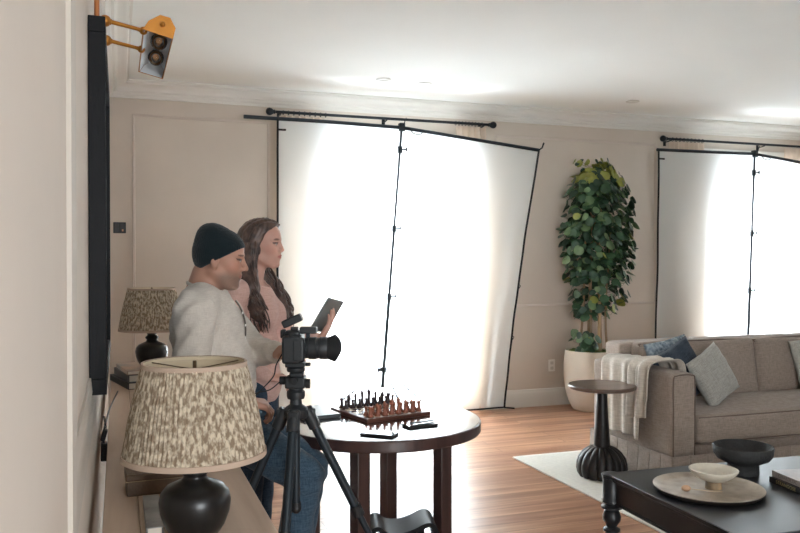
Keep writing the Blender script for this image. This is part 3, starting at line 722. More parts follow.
def piece_mesh(kind, m):
    b = MB(); base = [(0.0145, 0), (0.0155, 0.003), (0.014, 0.008), (0.011, 0.011), (0.0085, 0.016)]
    if kind == 'pawn': b.lathe(base+[(0.0055, 0.026), (0.008, 0.029), (0.005, 0.031)], n=16).ball((0, 0, 0.037), 0.0085, 14, 10)
    elif kind == 'rook': b.lathe(base+[(0.008, 0.034), (0.011, 0.038), (0.0115, 0.048), (0.008, 0.048), (0.007, 0.044)], n=16)
    elif kind == 'bishop': b.lathe(base+[(0.006, 0.036), (0.010, 0.040), (0.006, 0.043), (0.009, 0.050), (0.0075, 0.058), (0.002, 0.064)], n=16).ball((0, 0, 0.067), 0.003, 8, 6)
    elif kind == 'queen': b.lathe(base+[(0.0065, 0.045), (0.011, 0.050), (0.007, 0.053), (0.011, 0.066), (0.007, 0.069), (0.001, 0.071)], n=16).ball((0, 0, 0.073), 0.004, 8, 6)
    elif kind == 'king': b.lathe(base+[(0.007, 0.048), (0.012, 0.053), (0.008, 0.056), (0.0115, 0.070), (0.004, 0.074), (0.002, 0.075)], n=16).box((0, 0, 0.081), (0.003, 0.003, 0.014)).box((0, 0, 0.083), (0.010, 0.003, 0.003))
    else:
        b.lathe(base+[(0.009, 0.020)], n=16)
        b.prism([(-0.010, 0.018), (0.010, 0.018), (0.006, 0.030), (0.009, 0.036), (0.016, 0.036), (0.017, 0.042), (0.008, 0.052), (0.004, 0.058), (0.001, 0.052), (-0.008, 0.046), (-0.012, 0.032)], -0.006, 0.006, Matrix.Rotation(PI/2, 4, 'X'))
    return b
order = ['rook', 'knight', 'bishop', 'queen', 'king', 'bishop', 'knight', 'rook']
protos = {}
spotw = ['on the left corner square', 'second from the left corner', 'third from the left corner', 'fourth from the left corner', 'fifth from the left corner', 'sixth from the left corner', 'seventh from the left corner', 'on the right corner square']
for side, mt_, cn, rows in (('red', M_pr, 'reddish', (0, 1)), ('dark', M_pd, 'dark', (7, 6))):
    for col in range(8):
        for rank, kind in ((rows[0], order[col]), (rows[1], 'pawn')):
            lx = (col-3.5)*0.0376; ly = (rank-3.5)*0.0376
            x = BX+lx*math.cos(BR)-ly*math.sin(BR); y = BY+lx*math.sin(BR)+ly*math.cos(BR)
            key = (side, kind)
            if key not in protos: o = piece_mesh(kind, mt_).build('chess_'+kind, mt_, smooth=50 if kind == 'knight' else 60); protos[key] = o
            else: o = protos[key].copy(); COL.objects.link(o)
            o.scale = (0.92, 0.92, 0.95); o.location = (x, y, TZ+0.0187); o.rotation_euler.z = BR+(PI/2 if side == 'red' else -PI/2)
            if kind == 'pawn': lb = '%s wooden chess pawn %s, in front of the %s %s' % (cn, spotw[col], cn, order[col])
            else: lb = '%s wooden chess %s in the %s back row, %s' % (cn, kind, 'near' if side == 'red' else 'far', spotw[col])
            tag(o, lb, 'chess piece', 'reddish chess pieces' if side == 'red' else 'dark chess pieces')
# phones, closed laptop, pen
M_screen = mat('phone_screen', (16, 18, 22), 0.06, spec=0.9)
def phone(loc, rz, label, size=(0.146, 0.072, 0.011)):
    t = empty('mobile_phone', loc, label, 'phone', rz, 'phones on the round table')
    MB().box((0, 0, size[2]/2), size).build('case', M_black, t, bevel=0.004, seg=3)
    MB().box((0, 0, size[2]+0.0003), (size[0]-0.008, size[1]-0.008, 0.0008)).build('screen', M_screen, t)
phone((1.012, 3.13, TZ), -0.72, 'black phone lying alone near the front rim of the round table')
phone((1.235, 3.245, TZ), 0.12, 'black phone under a pen, beside the right side of the chess board')
t = empty('pen', (1.258, 3.252, TZ+0.0125+0.005), 'slim grey pen lying across the phone beside the chess board', 'pen', 0.30)
MB().tube([(-0.075, 0, 0), (0.05, 0, 0), (0.066, 0, 0), (0.075, 0, 0)], [0.004, 0.004, 0.003, 0.0008], 10).build('barrel', mat('pen_metal', (120, 124, 128), 0.3, 0.6), t)
MB().box((-0.05, 0, 0.0055), (0.04, 0.003, 0.0015)).build('clip', M_lmetal, t)
t = empty('laptop', (0.850, 3.655, TZ), 'closed grey laptop on the round table left of the chess board', 'laptop', 1.745)
M_alu = mat('grey_aluminium', (110, 116, 120), 0.35, 0.5)
MB().b2(-0.13, 0.13, -0.09, 0.09, 0.001, 0.011).build('base', M_alu, t, bevel=0.003)
MB().b2(-0.13, 0.13, -0.09, 0.09, 0.0118, 0.018).build('lid', M_alu, t, bevel=0.003)

# ================================================================== CAMERA ON TRIPOD
M_cam = mat('camera_black', (34, 38, 41), 0.45, bump=0.15, bscale=300); M_rub = mat('rubber_black', (26, 28, 30), 0.75); M_gls = mat('lens_glass', (30, 36, 60), 0.03, spec=1.0)
TPX, TPY = 0.602, 2.838; CRZ = -0.339
def F(x, y, z): return (x, y, z)
t = empty('tripod', (TPX, TPY, 0), 'black tripod standing before the seated man', 'tripod', CRZ)
# local x = lens direction (image right), -y towards the viewpoint
APZ = 0.925
MB().lathe([(0.040, APZ-0.02), (0.046, APZ-0.012), (0.046, APZ+0.012), (0.034, APZ+0.022), (0.022, APZ+0.03), (0.020, APZ+0.055)], n=24).build('crown', M_cam, t)
MB().tube([(0, 0, APZ+0.05), (0, 0, 0.585)], 0.0145, 14).build('centre_column', M_metal, t)
MB().ball((0, 0, 0.578), 0.019, 14, 10).tube([(0, 0, 0.60), (0, 0, 0.585)], 0.018, 12).build('column_hook', M_black, t)
for a in (20, 178, -92):
    d = Vector((math.cos(math.radians(a)), math.sin(math.radians(a)), 0)); p0 = d*0.045+Vector((0, 0, APZ-0.005)); p1 = d*0.485+Vector((0, 0, 0.03))
    if a == 178: p1 = d*0.43+Vector((0, 0, 0.03))
    lg = MB().tube([p0.lerp(p1, 0.02), p0.lerp(p1, 0.42)], 0.0165, 14).build('leg', M_metal, t)
    MB().tube([p0.lerp(p1, 0.40), p0.lerp(p1, 0.74)], 0.0125, 12).build('leg_middle', M_metal, lg)
    MB().tube([p0.lerp(p1, 0.72), p0.lerp(p1, 0.985)], 0.0095, 12).build('leg_tip', M_metal, lg)
    for q in (0.42, 0.74):
        c = p0.lerp(p1, q); dd = (p1-p0).normalized()*0.022
        MB().tube([c-dd, c+dd], 0.0215, 14).box(c+d.cross(Vector((0, 0, 1)))*0.018+Vector((0, 0, 0)), (0.016, 0.016, 0.04)).build('leg_lock', M_black, lg)
    MB().tube([p0.lerp(p1, -0.02), p0.lerp(p1, 0.06)], 0.023, 12).box(p0+d*0.006, (0.035, 0.035, 0.035), (0, 0, math.radians(a))).build('hinge', M_cam, lg, bevel=0.003)
    MB().ball(p1-Vector((0, 0, 0.014)), 0.016).build('foot', M_rub, lg)
hd = empty('tripod_head', (0, 0, 0), '', ''); del hd['label']; del hd['category']; hd.parent = t
MB().lathe([(0.030, 0.975), (0.033, 0.985), (0.033, 1.0), (0.026, 1.008), (0.026, 1.012)], n=24).build('pan_base', M_cam, hd)
MB().box((0, 0, 1.035), (0.072, 0.066, 0.042)).box((0.004, 0, 1.062), (0.05, 0.05, 0.02)).build('head_body', M_cam, hd, bevel=0.006)
MB().tube([(-0.036, 0, 1.040), (-0.058, 0, 1.040)], 0.015, 14).build('head_knob', M_rub, hd)
MB().tube([(0.036, -0.01, 1.030), (0.052, -0.01, 1.030)], 0.017, 14).build('head_knob', M_rub, hd)
MB().tube([(0.0, -0.033, 1.045), (0.0, -0.055, 1.045)], 0.013, 14).build('head_knob', M_rub, hd)
MB().lathe([(0.030, 1.072), (0.033, 1.076), (0.033, 1.086), (0.028, 1.09)], n=24).build('pan_collar', M_cam, hd)
MB().box((0, 0, 1.098), (0.070, 0.060, 0.016)).box((0.044, 0.0, 1.098), (0.018, 0.02, 0.012)).build('quick_release_plate', M_cam, hd, bevel=0.003)
t = empty('camera', (TPX, TPY, 1.1065), 'black photo camera with long lens and hood mounted on the tripod', 'camera', CRZ)
bd = MB().box((-0.008, 0, 0.050), (0.066, 0.140, 0.098)).box((-0.010, 0.0, 0.103), (0.056, 0.060, 0.022)).box((0.016, -0.056, 0.050), (0.045, 0.030, 0.086))
bd.build('body', M_cam, t, bevel=0.009, seg=3)
MB().box((-0.045, 0, 0.102), (0.016, 0.042, 0.030)).build('viewfinder', M_rub, t, bevel=0.004)
MB().box((-0.0425, -0.005, 0.046), (0.003, 0.085, 0.060)).build('rear_screen', M_screen, t)
MB().tube([(-0.008, -0.052, 0.099), (-0.008, -0.052, 0.109)], 0.012, 16).build('mode_dial', M_rub, t); MB().tube([(-0.004, 0.052, 0.099), (-0.004, 0.052, 0.108)], 0.010, 16).build('mode_dial', M_rub, t)
Ry = Matrix.Rotation(PI/2, 4, 'Y')
ln = MB().lathe([(0.035, 0.022), (0.037, 0.030), (0.037, 0.046), (0.040, 0.048), (0.040, 0.074), (0.038, 0.076), (0.038, 0.086), (0.0405, 0.088), (0.0405, 0.114), (0.038, 0.118), (0.038, 0.124), (0.032, 0.124)], (0, 0, 0.050), 40, Ry, flute=lambda a, z: 1+0.012*(math.sin(a*36) if 0.049 < z < 0.079 or 0.093 < z < 0.123 else 0)).build('lens', M_cam, t, smooth=40)
MB().lathe([(0.031, 0.115), (0.001, 0.118)], (0, 0, 0.050), 32, Ry).build('front_glass', M_gls, ln)
# petal hood
m = MB(); n = 72; vs = []; fs = []
for ring, (r0, r1) in enumerate(((0.0395, 0.050), (0.0375, 0.048))):
    for i in range(n):
        a = 2*PI*i/n; ln_ = 0.152+0.011*math.cos(2*a)
        vs += [(0.114, r0*math.cos(a), r0*math.sin(a)+0.05), (ln_, r1*math.cos(a), r1*math.sin(a)+0.05)]
for i in range(n):
    k = (i+1) % n; a, b_, c, d = 2*i, 2*i+1, 2*k, 2*k+1; q = 2*n
    fs += [(a, c, d, b_), (q+a, q+b_, q+d, q+c), (b_, d, q+d, q+b_), (a, q+a, q+c, c)]
m.add(vs, fs); m.build('lens_hood', M_rub, ln, smooth=40)
# flash / receiver on the hot shoe, tilted, and a second block beside it
t2 = empty('wireless_receiver', (TPX-0.004, TPY+0.002, 1.1065+0.1145), 'small black wireless receiver tilted on top of the camera', 'receiver', CRZ)
MB().box((0, 0, 0.006), (0.026, 0.022, 0.012)).build('shoe', M_black, t2, bevel=0.002)
MB().box((-0.008, 0, 0.034), (0.074, 0.046, 0.028), (0, -0.42, 0)).build('body', M_cam, t2, bevel=0.006, seg=3)
t3 = empty('microphone', (TPX+0.0, TPY, 1.1065), 'small black block microphone over the camera lens', 'microphone', CRZ)
MB().box((0.046, 0, 0.115), (0.062, 0.036, 0.024)).build('body', M_cam, t3, bevel=0.005, seg=3)
MB().box((0.044, 0, 0.096), (0.014, 0.012, 0.018)).build('bracket', M_metal, t3, bevel=0.002)
# cords
def W(x, y, z): 
    c, s = math.cos(CRZ), math.sin(CRZ); return (TPX+x*c-y*s, TPY+x*s+y*c, z)
o = MB().tube(smooth_path([W(-0.045, -0.03, 1.14), W(-0.065, -0.04, 1.10), W(-0.075, -0.04, 1.06), W(-0.12, -0.03, 1.01), W(-0.155, -0.02, 0.975)], 8), 0.0022, 6).build('cord', M_black); o.parent = t; o.matrix_parent_inverse = t.matrix_basis.inverted()
o = MB().tube(smooth_path([W(-0.058, -0.01, 1.035), W(-0.09, -0.02, 1.01), W(-0.13, -0.02, 1.0), W(-0.165, -0.01, 0.985)], 8), 0.0022, 6).build('cord', M_black); o.parent = t; o.matrix_parent_inverse = t.matrix_basis.inverted()

# ================================================================== SOFA GROUP
M_sofa = weave_mat('sofa_linen', (138, 124, 114), (164, 150, 139), 300)
M_pipe = mat('sofa_piping', (108, 92, 82), 0.9)
def soft_box(name, dims, m, parent=None, loc=(0, 0, 0), rot=(0, 0, 0), puff=(0, 0, 0), r=0.04, n=14, wob=0.0, seed=0, smooth=180):
    """rounded, puffed cushion. dims full size; puff = bulge per axis"""
    hx, hy, hz = [d/2 for d in dims]; rnd = random.Random(seed)
    bm = bmesh.new(); bmesh.ops.create_cube(bm, size=2); bmesh.ops.subdivide_edges(bm, edges=bm.edges[:], cuts=n, use_grid_fill=True)
    ph = [rnd.uniform(0, 6) for _ in range(4)]
    for v in bm.verts:
        x, y, z = v.co
        def f(t_): return math.copysign(1-(1-abs(t_))**1.6, t_)
        X, Y, Z = f(x)*hx, f(y)*hy, f(z)*hz
        ax, ay, az = f(x), f(y), f(z)
        # corner rounding
        q = Vector((max(0, abs(X)-(hx-r)), max(0, abs(Y)-(hy-r)), max(0, abs(Z)-(hz-r))))
        if q.length > r:
            q = q.normalized()*r
            X = math.copysign(min(abs(X), hx-r)+q.x, X) if abs(X) > hx-r else X
            Y = math.copysign(min(abs(Y), hy-r)+q.y, Y) if abs(Y) > hy-r else Y
            Z = math.copysign(min(abs(Z), hz-r)+q.z, Z) if abs(Z) > hz-r else Z
        X += puff[0]*ax*max(0, (1-ay*ay))*max(0, (1-az*az)); Y += puff[1]*ay*max(0, (1-ax*ax))*max(0, (1-az*az)); Z += puff[2]*az*max(0, (1-ax*ax))*max(0, (1-ay*ay))
        if wob: 
            w_ = wob*math.sin(9*x+ph[0]+3*z)*math.sin(7*z+ph[1])*math.cos(5*y+ph[2]); X += w_*0.4; Y += w_; Z += w_*0.6
        v.co = (X, Y, Z)
    me = bpy.data.meshes.new(name); bm.to_mesh(me); bm.free(); me.materials.append(m); me.shade_smooth()
    if smooth < 180: me.set_sharp_from_angle(angle=math.radians(smooth))
    o = bpy.data.objects.new(name, me); COL.objects.link(o); o.parent = parent; o.location = loc; o.rotation_euler = rot
    return o
def pipe(parent, pts, r=0.004, closed=False): 
    return MB().tube(smooth_path(pts, 4), r, 6).build('piping', M_pipe, parent)
SX0, SX1, SY0, SY1 = 3.335, 5.78, 4.225, 5.15
t = empty('sofa', ((SX0+SX1)/2, (SY0+SY1)/2, 0), 'taupe linen sofa with a pleated skirt before the right window', 'sofa')
ox, oy = (SX0+SX1)/2, (SY0+SY1)/2
AW = 0.19
for s in (-1, 1):
    xc = s*((SX1-SX0)/2-AW/2)
    a = soft_box('arm', (AW, SY1-SY0-0.02, 0.735-0.19), M_sofa, t, (xc, 0.0, 0.19+(0.735-0.19)/2), puff=(0.004, 0.006, 0.012), r=0.028, n=18)
    hw = AW/2-0.012; yf = -(SY1-SY0)/2+0.012; zb, zt = -0.26, 0.262
    pp_ = [(-hw, yf, zb), (-hw, yf, 0), (-hw, yf, zt-0.03), (-hw+0.025, yf-0.001, zt), (0, yf-0.002, zt+0.006), (hw-0.025, yf-0.001, zt), (hw, yf, zt-0.03), (hw, yf, 0), (hw, yf, zb)]
    pipe(a, pp_)
soft_box('back', (SX1-SX0-0.20, 0.20, 0.865-0.19), M_sofa, t, (0, (SY1-SY0)/2-0.11, 0.19+(0.865-0.19)/2), puff=(0.003, 0.004, 0.008), r=0.03, n=18)
soft_box('base', (SX1-SX0-2*AW+0.02, 0.80, 0.15), M_sofa, t, (0, -0.03, 0.19), r=0.015, n=8)
sc_ = soft_box('seat_cushion', (SX1-SX0-2*AW-0.006, 0.76, 0.185), M_sofa, t, (0, -0.088, 0.365), puff=(0.0, 0.012, 0.03), r=0.035, n=20, wob=0.003, seed=3)
wv = (SX1-SX0-2*AW)/2-0.02
pipe(sc_, [(-wv+q*2*wv/10, -0.368+0.012*0-0.010*math.sin(PI*q/10), 0.080) for q in range(11)])
pipe(sc_, [(-wv+q*2*wv/10, -0.368-0.010*math.sin(PI*q/10), -0.082) for q in range(11)])
cwid = (SX1-SX0-2*AW)/2-0.004
for s in (-1, 1):
    c = soft_box('back_cushion', (cwid, 0.20, 0.43), M_sofa, t, (s*cwid/2+s*0.002, 0.205, 0.655), (math.radians(-9), 0, 0), puff=(0, 0.035, 0.012), r=0.04, n=18, wob=0.004, seed=5+s)
    h = cwid/2-0.012; pipe(c, [(-h, -0.075, -0.15), (-h, -0.078, 0), (-h, -0.078, 0.17), (-h+0.02, -0.08, 0.198), (0, -0.09, 0.208), (h-0.02, -0.08, 0.198), (h, -0.078, 0.17), (h, -0.078, 0), (h, -0.075, -0.15)])
# pleated skirt around the base
def skirt(p0, p1, nrm, n_pl, name='skirt'):
    p0, p1, nrm = Vector(p0), Vector(p1), Vector(nrm); L = (p1-p0).length; d = (p1-p0).normalized(); vs = []; fs = []; prof = []
    N_ = n_pl*24
    for i in range(N_+1):
        u = i/N_*n_pl; f_ = u-math.floor(u)
        off = 0.0 if 0.06 < f_ < 0.94 else -0.016*(1-min(f_, 1-f_)/0.06)
        prof.append((i/N_*L, off))
    for z, fl in ((0.212, 0), (0.15, 0.003), (0.08, 0.010), (0.02, 0.018)):
        for i, (q, off) in enumerate(prof):
            g_ = fl*1.5*math.sin(i*0.26) if fl > 0.002 else 0
            v = p0+d*q+nrm*(0.008+fl+off*(0.3+fl*40)+g_*0.2); vs.append((v.x, v.y, z))
    M_ = len(prof)
    for j in range(3):
        for i in range(M_-1): fs.append((j*M_+i, j*M_+i+1, (j+1)*M_+i+1, (j+1)*M_+i))
    m = MB(); m.add(vs, fs); return m.build('skirt', M_sofa, t, smooth=50, solid=0.004)
hx, hy = (SX1-SX0)/2, (SY1-SY0)/2
skirt((-hx, hy+0.01, 0), (-hx, -hy-0.01, 0), (-1, 0, 0), 8); skirt((-hx-0.01, -hy, 0), (hx+0.01, -hy, 0), (0, -1, 0), 18); skirt((hx, -hy-0.01, 0), (hx, hy+0.01, 0), (1, 0, 0), 8); skirt((hx+0.01, hy, 0), (-hx-0.01, hy, 0), (0, 1, 0), 18)
MB().b2(-hx+0.03, hx-0.03, -hy+0.03, hy-0.03, 0.06, 0.2).build('plinth', M_pipe, t)
for a_ in (-1, 1):
    for b_ in (-1, 1): MB().b2(a_*(hx-0.1)-0.03, a_*(hx-0.1)+0.03, b_*(hy-0.1)-0.03, b_*(hy-0.1)+0.03, 0.0125, 0.06).build('foot', M_dark, t)
# pillows
def pillow(loc, rot, size, m, label, seed, thick=0.13):
    bm = bmesh.new(); n = 22; vs = {}; rnd = random.Random(seed); p1, p2 = rnd.uniform(0, 6), rnd.uniform(0, 6)
    for sd in (1, -1):
        for i in range(n+1):
            for j in range(n+1):
                u = 2*i/n-1; v = 2*j/n-1
                if sd == -1 and (i in (0, n) or j in (0, n)): vs[(sd, i, j)] = vs[(1, i, j)]; continue
                e = max(0, (1-u*u))**0.42*max(0, (1-v*v))**0.42
                pin = 1-0.06*(1-(abs(u*v)))*(abs(u)**4+abs(v)**4)
                x = u*size/2*pin; z = v*size/2*pin
                wr = 0.006*math.sin(7*u+p1+4*v)*math.sin(5*v+p2)*e+0.004*math.sin(14*u*v+p1)*e
                vs[(sd, i, j)] = bm.verts.new((x, sd*thick/2*e+wr, z))
    for sd in (1, -1):
        for i in range(n):
            for j in range(n):
                q = [vs[(sd, i, j)], vs[(sd, i+1, j)], vs[(sd, i+1, j+1)], vs[(sd, i, j+1)]]
                if sd == 1: q = q[::-1]
                bm.faces.new(q)
    me = bpy.data.meshes.new('throw_pillow'); bm.to_mesh(me); bm.free(); me.materials.append(m); me.shade_smooth()
    o = bpy.data.objects.new('throw_pillow', me); COL.objects.link(o); o.location = loc; o.rotation_euler = rot
    tag(o, label, 'pillow', 'throw pillows on the sofa'); return o
M_pgrey = weave_mat('pillow_grey_linen', (150, 148, 142), (182, 180, 172), 240); M_pnavy = weave_mat('pillow_navy', (48, 56, 66), (70, 80, 92), 300)
M_pblue = mat('pillow_blue_print', (92, 108, 122), 0.9, c2=(168, 180, 188), vscale=38, detail=1, spec=0.1)
pillow((3.78, 4.80, 0.690), (math.radians(-14), math.radians(-8), math.radians(9)), 0.42, M_pblue, 'pale blue printed pillow, rearmost in the left sofa corner', 1, 0.10)
pillow((3.725, 4.64, 0.672), (math.radians(-16), math.radians(-24), math.radians(8)), 0.40, M_pnavy, 'dark navy pillow leaning into the left sofa arm', 2, 0.12)
pillow((3.915, 4.535, 0.660), (math.radians(-20), math.radians(-22), math.radians(17)), 0.365, M_pgrey, 'light grey linen pillow leaning on the navy pillow', 3, 0.13)
pillow((5.05, 4.70, 0.665), (math.radians(-16), math.radians(-5), math.radians(-6)), 0.42, M_pgrey, 'light grey linen pillow at the right edge of the photo', 4, 0.13)
# throw blanket draped over the left arm
M_throw = weave_mat('throw_pale_linen', (188, 178, 166), (212, 203, 191), 150, bump=0.5)
def throw():
    prof_path = lambda hang: [(SX0+AW+0.012, 0.60), (SX0+AW+0.012, 0.70), (SX0+AW-0.005, 0.765), (SX0+AW-0.05, 0.772), (SX0+0.05, 0.772), (SX0+0.008, 0.768), (SX0-0.018, 0.745), (SX0-0.024, 0.68), (SX0-0.026, 0.55), (SX0-0.028, hang+0.1), (SX0-0.028, hang)]
    m = MB()
    for y0, y1, hang, off, sd in ((4.50, 4.96, 0.265, 0.0, 0), (4.40, 4.62, 0.42, 0.020, 2.0)):
        P = smooth_path([(x, 0, z) for x, z in prof_path(hang)], 5); ny = 46; vs = []; fs = []
        for j, p in enumerate(P):
            q = j/(len(P)-1)
            dn = Vector((P[min(j+1, len(P)-1)]-P[max(j-1, 0)])).normalized(); nn = Vector((dn.z, 0, -dn.x))
            if nn.dot(Vector((-1, 0, 0))) < 0 and q > 0.6: nn = -nn
            if q <= 0.6 and nn.z < 0 and 0.2 < q: nn = -nn
            for i in range(ny+1):
                u = i/ny; fold = (0.010+0.014*max(0, q-0.45))*(1+math.sin(2*PI*u*(3.2 if sd == 0 else 2)+sd+0.8*q))+0.004*(1+math.sin(17*u+sd))
                yy = y0+(y1-y0)*(u*(1-0.12*max(0, q-0.5))+0.06*max(0, q-0.5))+0.01*math.sin(5*q+sd)
                vs.append((p.x+nn.x*(fold+off), yy, p.z+nn.z*(fold*0.6+off)+(0.01*math.sin(4*u+sd) if q > 0.9 else 0)))
        for j in range(len(P)-1):
            for i in range(ny): a = j*(ny+1)+i; fs.append((a, a+1, a+ny+2, a+ny+1))
        m.add(vs, fs)
    o = m.build('throw_blanket', M_throw, smooth=180, solid=0.006, fix=False); tag(o, 'pale linen throw blanket draped over the left sofa arm', 'blanket')
throw()
# rug
M_rug = mat('rug_cream_wool', (230, 226, 216), 0.95, var=0.05, vscale=40, bump=0.8, bscale=180, spec=0.05)
o = soft_box('area_rug', (3.9, 3.6, 0.012), M_rug, None, (4.70, 3.50, 0.006), r=0.004, n=20); tag(o, 'cream wool area rug under the sofa and coffee table', 'rug')
# side table with fluted base
t = empty('side_table', (3.075, 4.63, 0.0125), 'small black pedestal side table with fluted domed base beside the sofa', 'side table')
M_blk = mat('ebonised_wood', (30, 28, 28), 0.38, spec=0.5, bump=0.05, bscale=30, stretch=(1, 1, 0.3))
def fl(a, z): 
    k = 1-0.10*abs(math.sin(a*8))**0.35*0 - 0.09*(1-abs(math.sin(a*8))**0.5)
    return k
MB().lathe([(0.150, 0.0), (0.163, 0.02), (0.170, 0.05), (0.168, 0.09), (0.155, 0.13), (0.130, 0.165), (0.095, 0.19), (0.062, 0.203)], n=192, flute=fl).build('base', M_blk, t, smooth=50)
MB().lathe([(0.056, 0.19), (0.054, 0.21), (0.046, 0.35), (0.037, 0.50), (0.034, 0.575), (0.05, 0.585), (0.05, 0.59)], n=40).build('pedestal', M_blk, t)
MB().lathe([(0.200, 0.585), (0.220, 0.592), (0.224, 0.600), (0.224, 0.612), (0.220, 0.616), (0.001, 0.616)], n=72).build('tabletop', wood_mat('walnut_dark_top', (92, 74, 66), (118, 98, 88), 'x', 2, 0.3, coat=0.2), t, smooth=30)

# ================================================================== COFFEE TABLE AND WHAT STANDS ON IT
CZT = 0.45; CTR = math.radians(-2.5)
t = empty('coffee_table', (2.20, 3.29, 0), 'black coffee table with reeded edge and turned legs', 'coffee table', CTR)
LX, LY = 1.45, 0.94     # table spans local x 0..LX, y -LY..0
edge = MB()
def plate(x0, x1, y0, y1, z0, z1, r=0.0): edge.b2(x0, x1, y0, y1, z0, z1)
M_ct = mat('coffee_table_black', (34, 36, 39), 0.36, spec=0.45, bump=0.03, bscale=15)
MB().b2(0.004, LX-0.004, -LY+0.004, -0.004, CZT-0.022, CZT).build('tabletop', M_ct, t, bevel=0.002)
corners = [(0.025, -0.025), (LX-0.025, -0.025), (0.025, -LY+0.025), (LX-0.025, -LY+0.025)]
for k in range(3):
    z1 = CZT-0.001-k*0.0105; ins = [0.0, 0.003, 0.006][k]
    m = MB().b2(ins, LX-ins, -LY+ins, -ins, z1-0.008, z1)
    for c in corners: m.lathe([(0.046-ins, 0), (0.049-ins, 0.002), (0.049-ins, 0.006), (0.046-ins, 0.008)], (c[0], c[1], z1-0.008+0.0006*(1 if k == 0 else 0)), 28)
    m.build('edge_reed', M_ct, t, bevel=0.002)
for q in ((0.055, LX-0.055, -0.045, -0.022), (0.055, LX-0.055, -LY+0.022, -LY+0.045), (0.022, 0.045, -LY+0.055, -0.055), (LX-0.045, LX-0.022, -LY+0.055, -0.055)): MB().b2(*q, CZT-0.135, CZT-0.03).build('apron', M_ct, t, bevel=0.002)
for y in (-0.019, -LY+0.019): MB().tube([(0.06, y, CZT-0.133), (LX-0.06, y, CZT-0.133)], 0.006, 8).build('bead', M_ct, t)
for x in (0.019, LX-0.019): MB().tube([(x, -0.06, CZT-0.133), (x, -LY+0.06, CZT-0.133)], 0.006, 8).build('bead', M_ct, t)
lp = [(0.022, 0), (0.026, 0.01), (0.020, 0.03), (0.026, 0.06), (0.034, 0.10), (0.024, 0.135), (0.022, 0.15), (0.040, 0.165), (0.040, 0.175), (0.024, 0.185), (0.030, 0.197), (0.042, 0.215), (0.044, 0.235), (0.036, 0.258), (0.030, 0.265), (0.050, 0.274), (0.050, 0.284), (0.034, 0.292), (0.034, 0.297), (0.048, 0.304), (0.048, 0.312), (0.042, 0.318), (0.042, CZT-0.03)]
for c in corners: MB().lathe(lp, (c[0], c[1], 0.0125), 32).build('leg', M_ct, t, smooth=45)
# round tray
t = empty('serving_tray', (2.455, 2.872, CZT), 'round stone-coloured tray with dark rim on the coffee table', 'tray')
M_tray = mat('tray_aged_stone', (150, 136, 120), 0.42, c2=(188, 176, 160), vscale=14, bump=0.15, bscale=60, detail=6)
MB().lathe([(0.19, 0.0), (0.215, 0.003), (0.232, 0.018), (0.234, 0.024), (0.228, 0.024), (0.212, 0.010), (0.195, 0.007), (0.001, 0.006)], n=72).build('dish', M_tray, t, smooth=50)
MB().lathe([(0.180, -0.0005), (0.217, 0.002), (0.2345, 0.017), (0.2355, 0.021), (0.233, 0.021), (0.214, 0.004)], n=72, close=False).build('dark_underside', mat('tray_dark_back', (38, 32, 28), 0.5), t, smooth=60)
t = empty('footed_bowl', (2.495, 2.885, CZT+0.0065), 'small cream footed bowl with wooden foot on the round tray', 'bowl')
M_cream = mat('cream_crackle', (214, 206, 190), 0.5, var=0.06, vscale=40, bump=0.25, bscale=120)
MB().lathe([(0.035, 0.034), (0.060, 0.042), (0.088, 0.060), (0.104, 0.080), (0.105, 0.086), (0.100, 0.088), (0.088, 0.072), (0.055, 0.058), (0.001, 0.054)], n=56).build('bowl', M_cream, t, smooth=60)
MB().lathe([(0.036, 0.0), (0.034, 0.028), (0.038, 0.036), (0.02, 0.038)], n=32).build('foot', mat('foot_block', (92, 82, 72), 0.5, c2=(188, 160, 124), vscale=14), t)
t = empty('wooden_spoon', (2.345, 2.882, CZT+0.012), 'small wooden honey dipper with thin handle lying on the round tray', 'spoon', -0.55)
MB().ball((0, 0, 0.010), 0.016, 16, 10, (1.25, 0.85, 0.85)).build('head', mat('dipper_wood', (196, 156, 124), 0.6), t)
MB().tube([(0.015, 0, 0.008), (0.10, 0.0, 0.003), (0.15, 0.004, 0.003)], 0.0028, 8).build('handle', mat('dipper_wood_pale', (196, 176, 150), 0.6), t)
t = empty('pedestal_bowl', (2.825, 3.065, CZT), 'large matte black pedestal bowl on the coffee table', 'bowl')
M_mb = mat('black_stoneware', (44, 44, 44), 0.7, var=0.15, vscale=30, bump=0.35, bscale=80)
MB().lathe([(0.072, 0), (0.073, 0.01), (0.071, 0.045), (0.080, 0.052), (0.118, 0.070), (0.134, 0.092), (0.138, 0.128), (0.135, 0.133), (0.129, 0.128), (0.124, 0.100), (0.105, 0.080), (0.05, 0.066), (0.001, 0.064)], n=64).build('bowl', M_mb, t, smooth=60)
